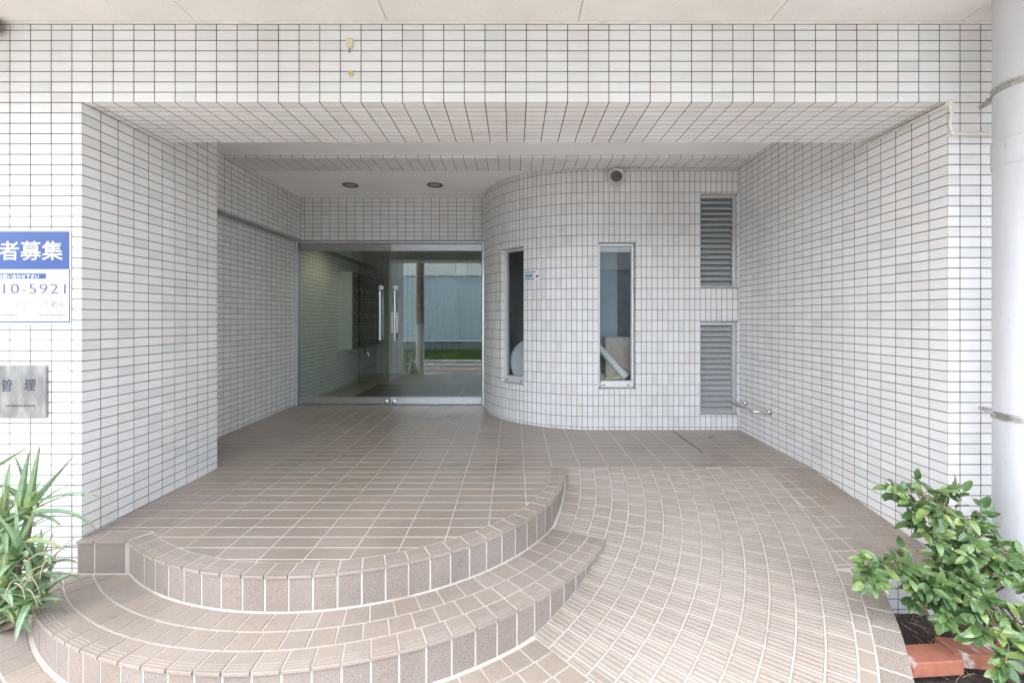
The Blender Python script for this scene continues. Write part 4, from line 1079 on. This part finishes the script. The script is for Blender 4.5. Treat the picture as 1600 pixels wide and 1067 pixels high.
g = MB(); Mc = Ms @ Matrix.Translation((.065, 0, -.012)) @ Matrix.Rotation(R(-18), 4, 'Y'); g.box(-.022, .02, -.0045, -.0037, -.011, .009, mat=Mc); g.box(.0, .006, -.0045, -.0037, .0095, .022, mat=Mc); g.build('camera_symbol', 'ink_blue', st_)

# ------------------------------------------------------------------ plants
def at(px, py, y): return Vector(((px - 803) / FPX * y, y, H - (py - 498) / FPX * y))
def leaf_mesh(name, L, W, fold, curl, mat):
    mb = MB(); n = 10; v = []
    for i in range(n + 1):
        s = i / n; w = W * (math.sin(math.pi * s ** .88) ** .62) * (1 - .10 * s) if 0 < s < 1 else .0006
        y = s * L; z = -curl * s * s * L; e = .0012 * (1 if i % 2 else -1)
        v += [(-w, y + e, z + w * fold), (-w * .5, y, z + w * fold * .42), (0, y, z), (w * .5, y, z + w * fold * .42), (w, y - e, z + w * fold)]
    f = [(i * 5 + k, i * 5 + k + 1, i * 5 + k + 6, i * 5 + k + 5) for i in range(n) for k in range(4)]
    return mesh_from(name, v, f, mat, None, True)
LEAVES = [leaf_mesh('leaf', L, W, fo, cu, 'camellia_leaf') for L, W, fo, cu in ((.050, .0140, .30, .15), (.055, .0150, .22, .3), (.041, .0125, .40, .05), (.059, .0150, .28, .4), (.034, .0105, .2, .2), (.049, .0155, .12, .25))]
sh = thing('camellia_shrub', (2.0, 1.98, -.05), 'glossy green camellia shrub in front of the downpipe at lower right', 'shrub')
rs = random.Random(21)
leaf_list = []
wood = MB(); twigs = MB()
def limb(pts, r0, r1):
    n = len(pts); wood.tube(pts, [r0 + (r1 - r0) * i / (n - 1) for i in range(n)], 7)
def bez(a, b, c, n=7): return [a * (1 - t) ** 2 + b * 2 * t * (1 - t) + c * t * t for t in (i / n for i in range(n + 1))]
root = Vector((1.98, 1.97, -.06))
fork = at(1545, 930, 1.90)
limb(bez(root, root + Vector((.03, .01, .14)), fork), .017, .012)
root2 = Vector((1.88, 1.99, -.06))
limb(bez(root2, root2 + Vector((-.04, -.02, .09)), at(1430, 925, 1.86)), .011, .006)
clumps = [  # (pixel position, depth, radii in metres, twigs, from)
    (1432, 770, 1.86, (.10, .08, .06), 7, fork), (1475, 790, 1.84, (.12, .09, .08), 10, fork), (1520, 815, 1.84, (.11, .09, .09), 10, fork),
    (1440, 835, 1.84, (.08, .07, .06), 6, fork), (1565, 860, 1.82, (.09, .08, .07), 7, fork), (1500, 865, 1.80, (.09, .08, .06), 7, fork),
    (1395, 880, 1.80, (.10, .07, .05), 10, at(1440, 905, 1.84)), (1358, 902, 1.76, (.07, .05, .03), 7, at(1440, 905, 1.84)), (1440, 910, 1.78, (.08, .07, .05), 6, at(1470, 925, 1.84)),
    (1432, 928, 1.85, (.07, .06, .045), 7, at(1430, 925, 1.86)), (1500, 915, 1.74, (.09, .08, .06), 10, fork), (1465, 900, 1.82, (.08, .06, .05), 7, fork), (1530, 885, 1.80, (.08, .07, .06), 8, fork), (1500, 840, 1.86, (.09, .08, .06), 8, fork), (1480, 945, 1.74, (.08, .07, .05), 7, fork), (1540, 950, 1.72, (.09, .08, .06), 8, fork), (1590, 905, 1.76, (.07, .08, .07), 7, fork),
    (1540, 985, 1.68, (.06, .06, .045), 5, at(1540, 960, 1.78)), (1590, 975, 1.66, (.06, .06, .07), 6, fork), (1572, 1040, 1.60, (.035, .04, .03), 4, at(1575, 990, 1.72)), (1610, 1010, 1.66, (.05, .05, .06), 4, fork)]
def put_leaf(p, d, up, s):
    d = d.normalized(); x = d.cross(up)
    if x.length < 1e-3: x = d.orthogonal()
    x.normalize(); z = x.cross(d).normalized()
    M = Matrix(((x.x, d.x, z.x, p.x), (x.y, d.y, z.y, p.y), (x.z, d.z, z.z, p.z), (0, 0, 0, 1))) @ Matrix.Scale(s, 4)
    leaf_list.append(M)
for px, py, yy, rad, nt_, src in clumps:
    c = at(px, py, yy)
    b = bez(src, (src + c) / 2 + Vector((rs.uniform(-.02, .02), rs.uniform(-.02, .02), rs.uniform(-.01, .04))), c, 6)
    limb(b, .0055, .0028)
    for k in range(nt_):
        q = Vector((rs.gauss(0, 1), rs.gauss(0, 1), rs.gauss(0, 1) * .8)).normalized()
        tip = c + Vector((q.x * rad[0], q.y * rad[1], q.z * rad[2])) * rs.uniform(.75, 1.15)
        s0 = b[-1] if rs.random() < .5 else b[-2]
        tw = bez(s0, (s0 + tip) / 2 + Vector((0, 0, rs.uniform(-.01, .02))), tip, 5)
        twigs.tube(tw, [.0019, .0018, .0017, .0015, .0013, .0011], 5)
        d = (tw[-1] - tw[-3]).normalized()
        nl = rs.randint(7, 10)
        for j in range(nl):
            p = tw[5 - min(j // 2, 4)] if j else tip
            side = Vector((rs.gauss(0, 1), rs.gauss(0, 1), rs.gauss(0, .6))); side = (side - d * side.dot(d)).normalized()
            dd = (d * rs.uniform(.2, 1) + side * rs.uniform(.5, 1.1) + Vector((0, -.25, -.12))) if j else d + Vector((0, -.1, .1))
            up = Vector((rs.gauss(0, .3), -.75 + rs.gauss(0, .3), 1))
            put_leaf(p, dd, up, rs.uniform(.8, 1.12))
smooth_by_angle(wood.build('branches', 'bark', sh), 60); tag(smooth_by_angle(twigs.build('twigs', 'green_twig', sh), 60), kind='stuff')
leaf_list.sort(key=lambda M: M.translation.y)
for i, M in enumerate(leaf_list):
    if i < 300: link('leaf', LEAVES[i % 6], sh, M)
if len(leaf_list) > 300:
    mbx = MB()
    for i, M in enumerate(leaf_list[300:]):
        me = LEAVES[i % 6]; mbx.add([M @ v.co for v in me.vertices], [tuple(p.vertices) for p in me.polygons])
    tag(mbx.build('leaves', 'camellia_leaf', sh, True), kind='stuff')
dry = MB()
for i in range(9):
    p = at(1575 + rs.uniform(-8, 8), 1015 + rs.uniform(-10, 20), 1.70); q = p + Vector((rs.uniform(-.07, .03), rs.uniform(-.03, .03), rs.uniform(.06, .2))); dry.tube(bez(p, (p + q) / 2 + Vector((rs.uniform(-.02, .02), 0, .01)), q, 5), .0014, 5)
dry.build('dry_stalks', 'dry_stem', sh)
hs_ = MB(); hs_.tube(bez(at(1578, 1030, 1.62), at(1605, 1045, 1.6), at(1640, 1075, 1.58), 8), .017, 10); tag(smooth_by_angle(hs_.build('black_hose', 'dark_plastic')), 'piece of black hose below the camellia at the lower right corner', 'hose')

al = thing('aloe_plant', (-2.2, 1.95, 0), 'spiky blue-green aloe clump with curled dry tips at the left pier', 'plant')
ra = random.Random(9)
def aloe_leaf(base, d, L, W, droop, twist, dry_=False):
    d = d.normalized(); n = 14; mb = MB(); side = d.cross(Z)
    if side.length < .15: side = Vector((1, 0, 0)) * ra.choice((-1, 1)) + Vector((0, ra.uniform(-.5, .5), 0))
    side = (side - d * side.dot(d)).normalized()
    p = base.copy(); rows = []; along = []
    for i in range(n + 1):
        s = i / n; w = W * (1 - s) ** .8 * (1 - .15 * (1 - s) ** 6) + .0006; th_ = W * .55 * (1 - s) ** .9 + .0005
        sd = (Matrix.Rotation(twist * s, 3, d) @ side); up = sd.cross(d).normalized()
        if up.z < 0 and i == 0: up = -up
        rows.append([p - sd * w + up * th_ * .55, p - up * th_ * .45, p + sd * w + up * th_ * .55, p + up * th_ * .05]); along.append(s)
        dd = d + Vector((0, 0, -droop * s * 1.6 / n * 3)); d = dd.normalized(); side = (side - d * side.dot(d)).normalized(); p = p + d * (L / n)
    v = [q for r_ in rows for q in r_]; f = []; al_ = [a for a in along for _ in range(4)]
    for i in range(n):
        for k in range(4): a = i * 4 + k; b = i * 4 + (k + 1) % 4; f.append((a, b, b + 4, a + 4))
    for i in range(1, n - 1):
        for e in (0, 2):
            A = rows[i][e]; B = rows[i + 1][e]; C_ = rows[i][2 - e]; out = (A - C_).normalized()
            for q in (.1, .6):
                m1 = A.lerp(B, q); m2 = A.lerp(B, q + .3); tip = A.lerp(B, q + .28) + out * .0055 * (1 - along[i] * .5)
                kk = len(v); v += [m1, m2, tip]; f.append((kk, kk + 1, kk + 2)); al_ += [along[i]] * 3
    me = mesh_from('leaf', v, f, 'aloe_dry' if dry_ else 'aloe_leaf', None, False)
    at_ = me.attributes.new('along', 'FLOAT', 'POINT'); at_.data.foreach_set('value', al_)
    return link('leaf', me, al)
ros = [(at(45, 790, 1.90), 16, .20, 0), (at(5, 800, 1.86), 16, .22, 1), (at(30, 858, 1.82), 20, .20, 2), (at(-30, 850, 1.86), 12, .22, 3), (at(60, 885, 1.86), 20, .16, 4), (at(5, 905, 1.78), 20, .18, 5), (at(45, 925, 1.80), 20, .15, 6), (at(-5, 945, 1.80), 16, .17, 7), (at(15, 830, 1.92), 16, .2, 8), (at(20, 885, 1.9), 18, .18, 9), (at(25, 950, 1.82), 16, .13, 10), (at(70, 915, 1.92), 14, .12, 11)]
for c, n, L, idx in ros:
    basep = Vector((-2.46 + .012 * idx, 2.04, -.02))
    stm = MB(); stm.tube(bez(basep, Vector((c.x - .03, c.y + .05, c.z * .5)), c - Vector((0, 0, .02)), 6), [.012, .012, .011, .011, .010, .010, .009], 8); smooth_by_angle(stm.build('stem', 'bark', al))
    for k in range(n):
        a = k * 2.399 + idx; e = R(78 - 88 * (k / n) + ra.uniform(-8, 8))
        d = Vector((math.cos(a) * math.cos(e), math.sin(a) * math.cos(e) * .75 - .12, math.sin(e)))
        if d.y > .45: d.y *= .4
        aloe_leaf(c - Vector((0, 0, .05 * k / n)), d, L * ra.uniform(.8, 1.2), ra.uniform(.011, .0165), ra.uniform(.1, .75), ra.uniform(-.5, .5))
# the long leaves that stand out against the pier
for (px, py, yy), (qx, qy), L, dr_ in (((45, 792, 1.86), (62, 690), .28, .12), ((30, 790, 1.84), (45, 703), .25, .1), ((52, 790, 1.86), (122, 700), .30, .05), ((50, 785, 1.84), (140, 758), .33, .25), ((48, 800, 1.83), (150, 790), .32, .45), ((-5, 730, 1.84), (45, 698), .20, .0), ((40, 845, 1.78), (95, 845), .20, .25)):
    b_ = at(px, py, yy); q_ = at(qx, qy, yy - .03); aloe_leaf(b_, q_ - b_, L, .0175, dr_, .1)
for i in range(9):
    b_ = at(ra.uniform(20, 80), ra.uniform(840, 920), 1.70); pts = [b_]; d = Vector((ra.uniform(-.2, 1), -.2, ra.uniform(-.1, .4))).normalized(); pr = .0022
    for k in range(9): d = (d + Vector((ra.uniform(-.15, .1), 0, -.28))).normalized(); pts.append(pts[-1] + d * .010)
    tw = MB(); tw.tube(pts, [pr * (1 - .07 * k) for k in range(len(pts))], 5); smooth_by_angle(tw.build('dry_tip', 'aloe_dry', al), 60)
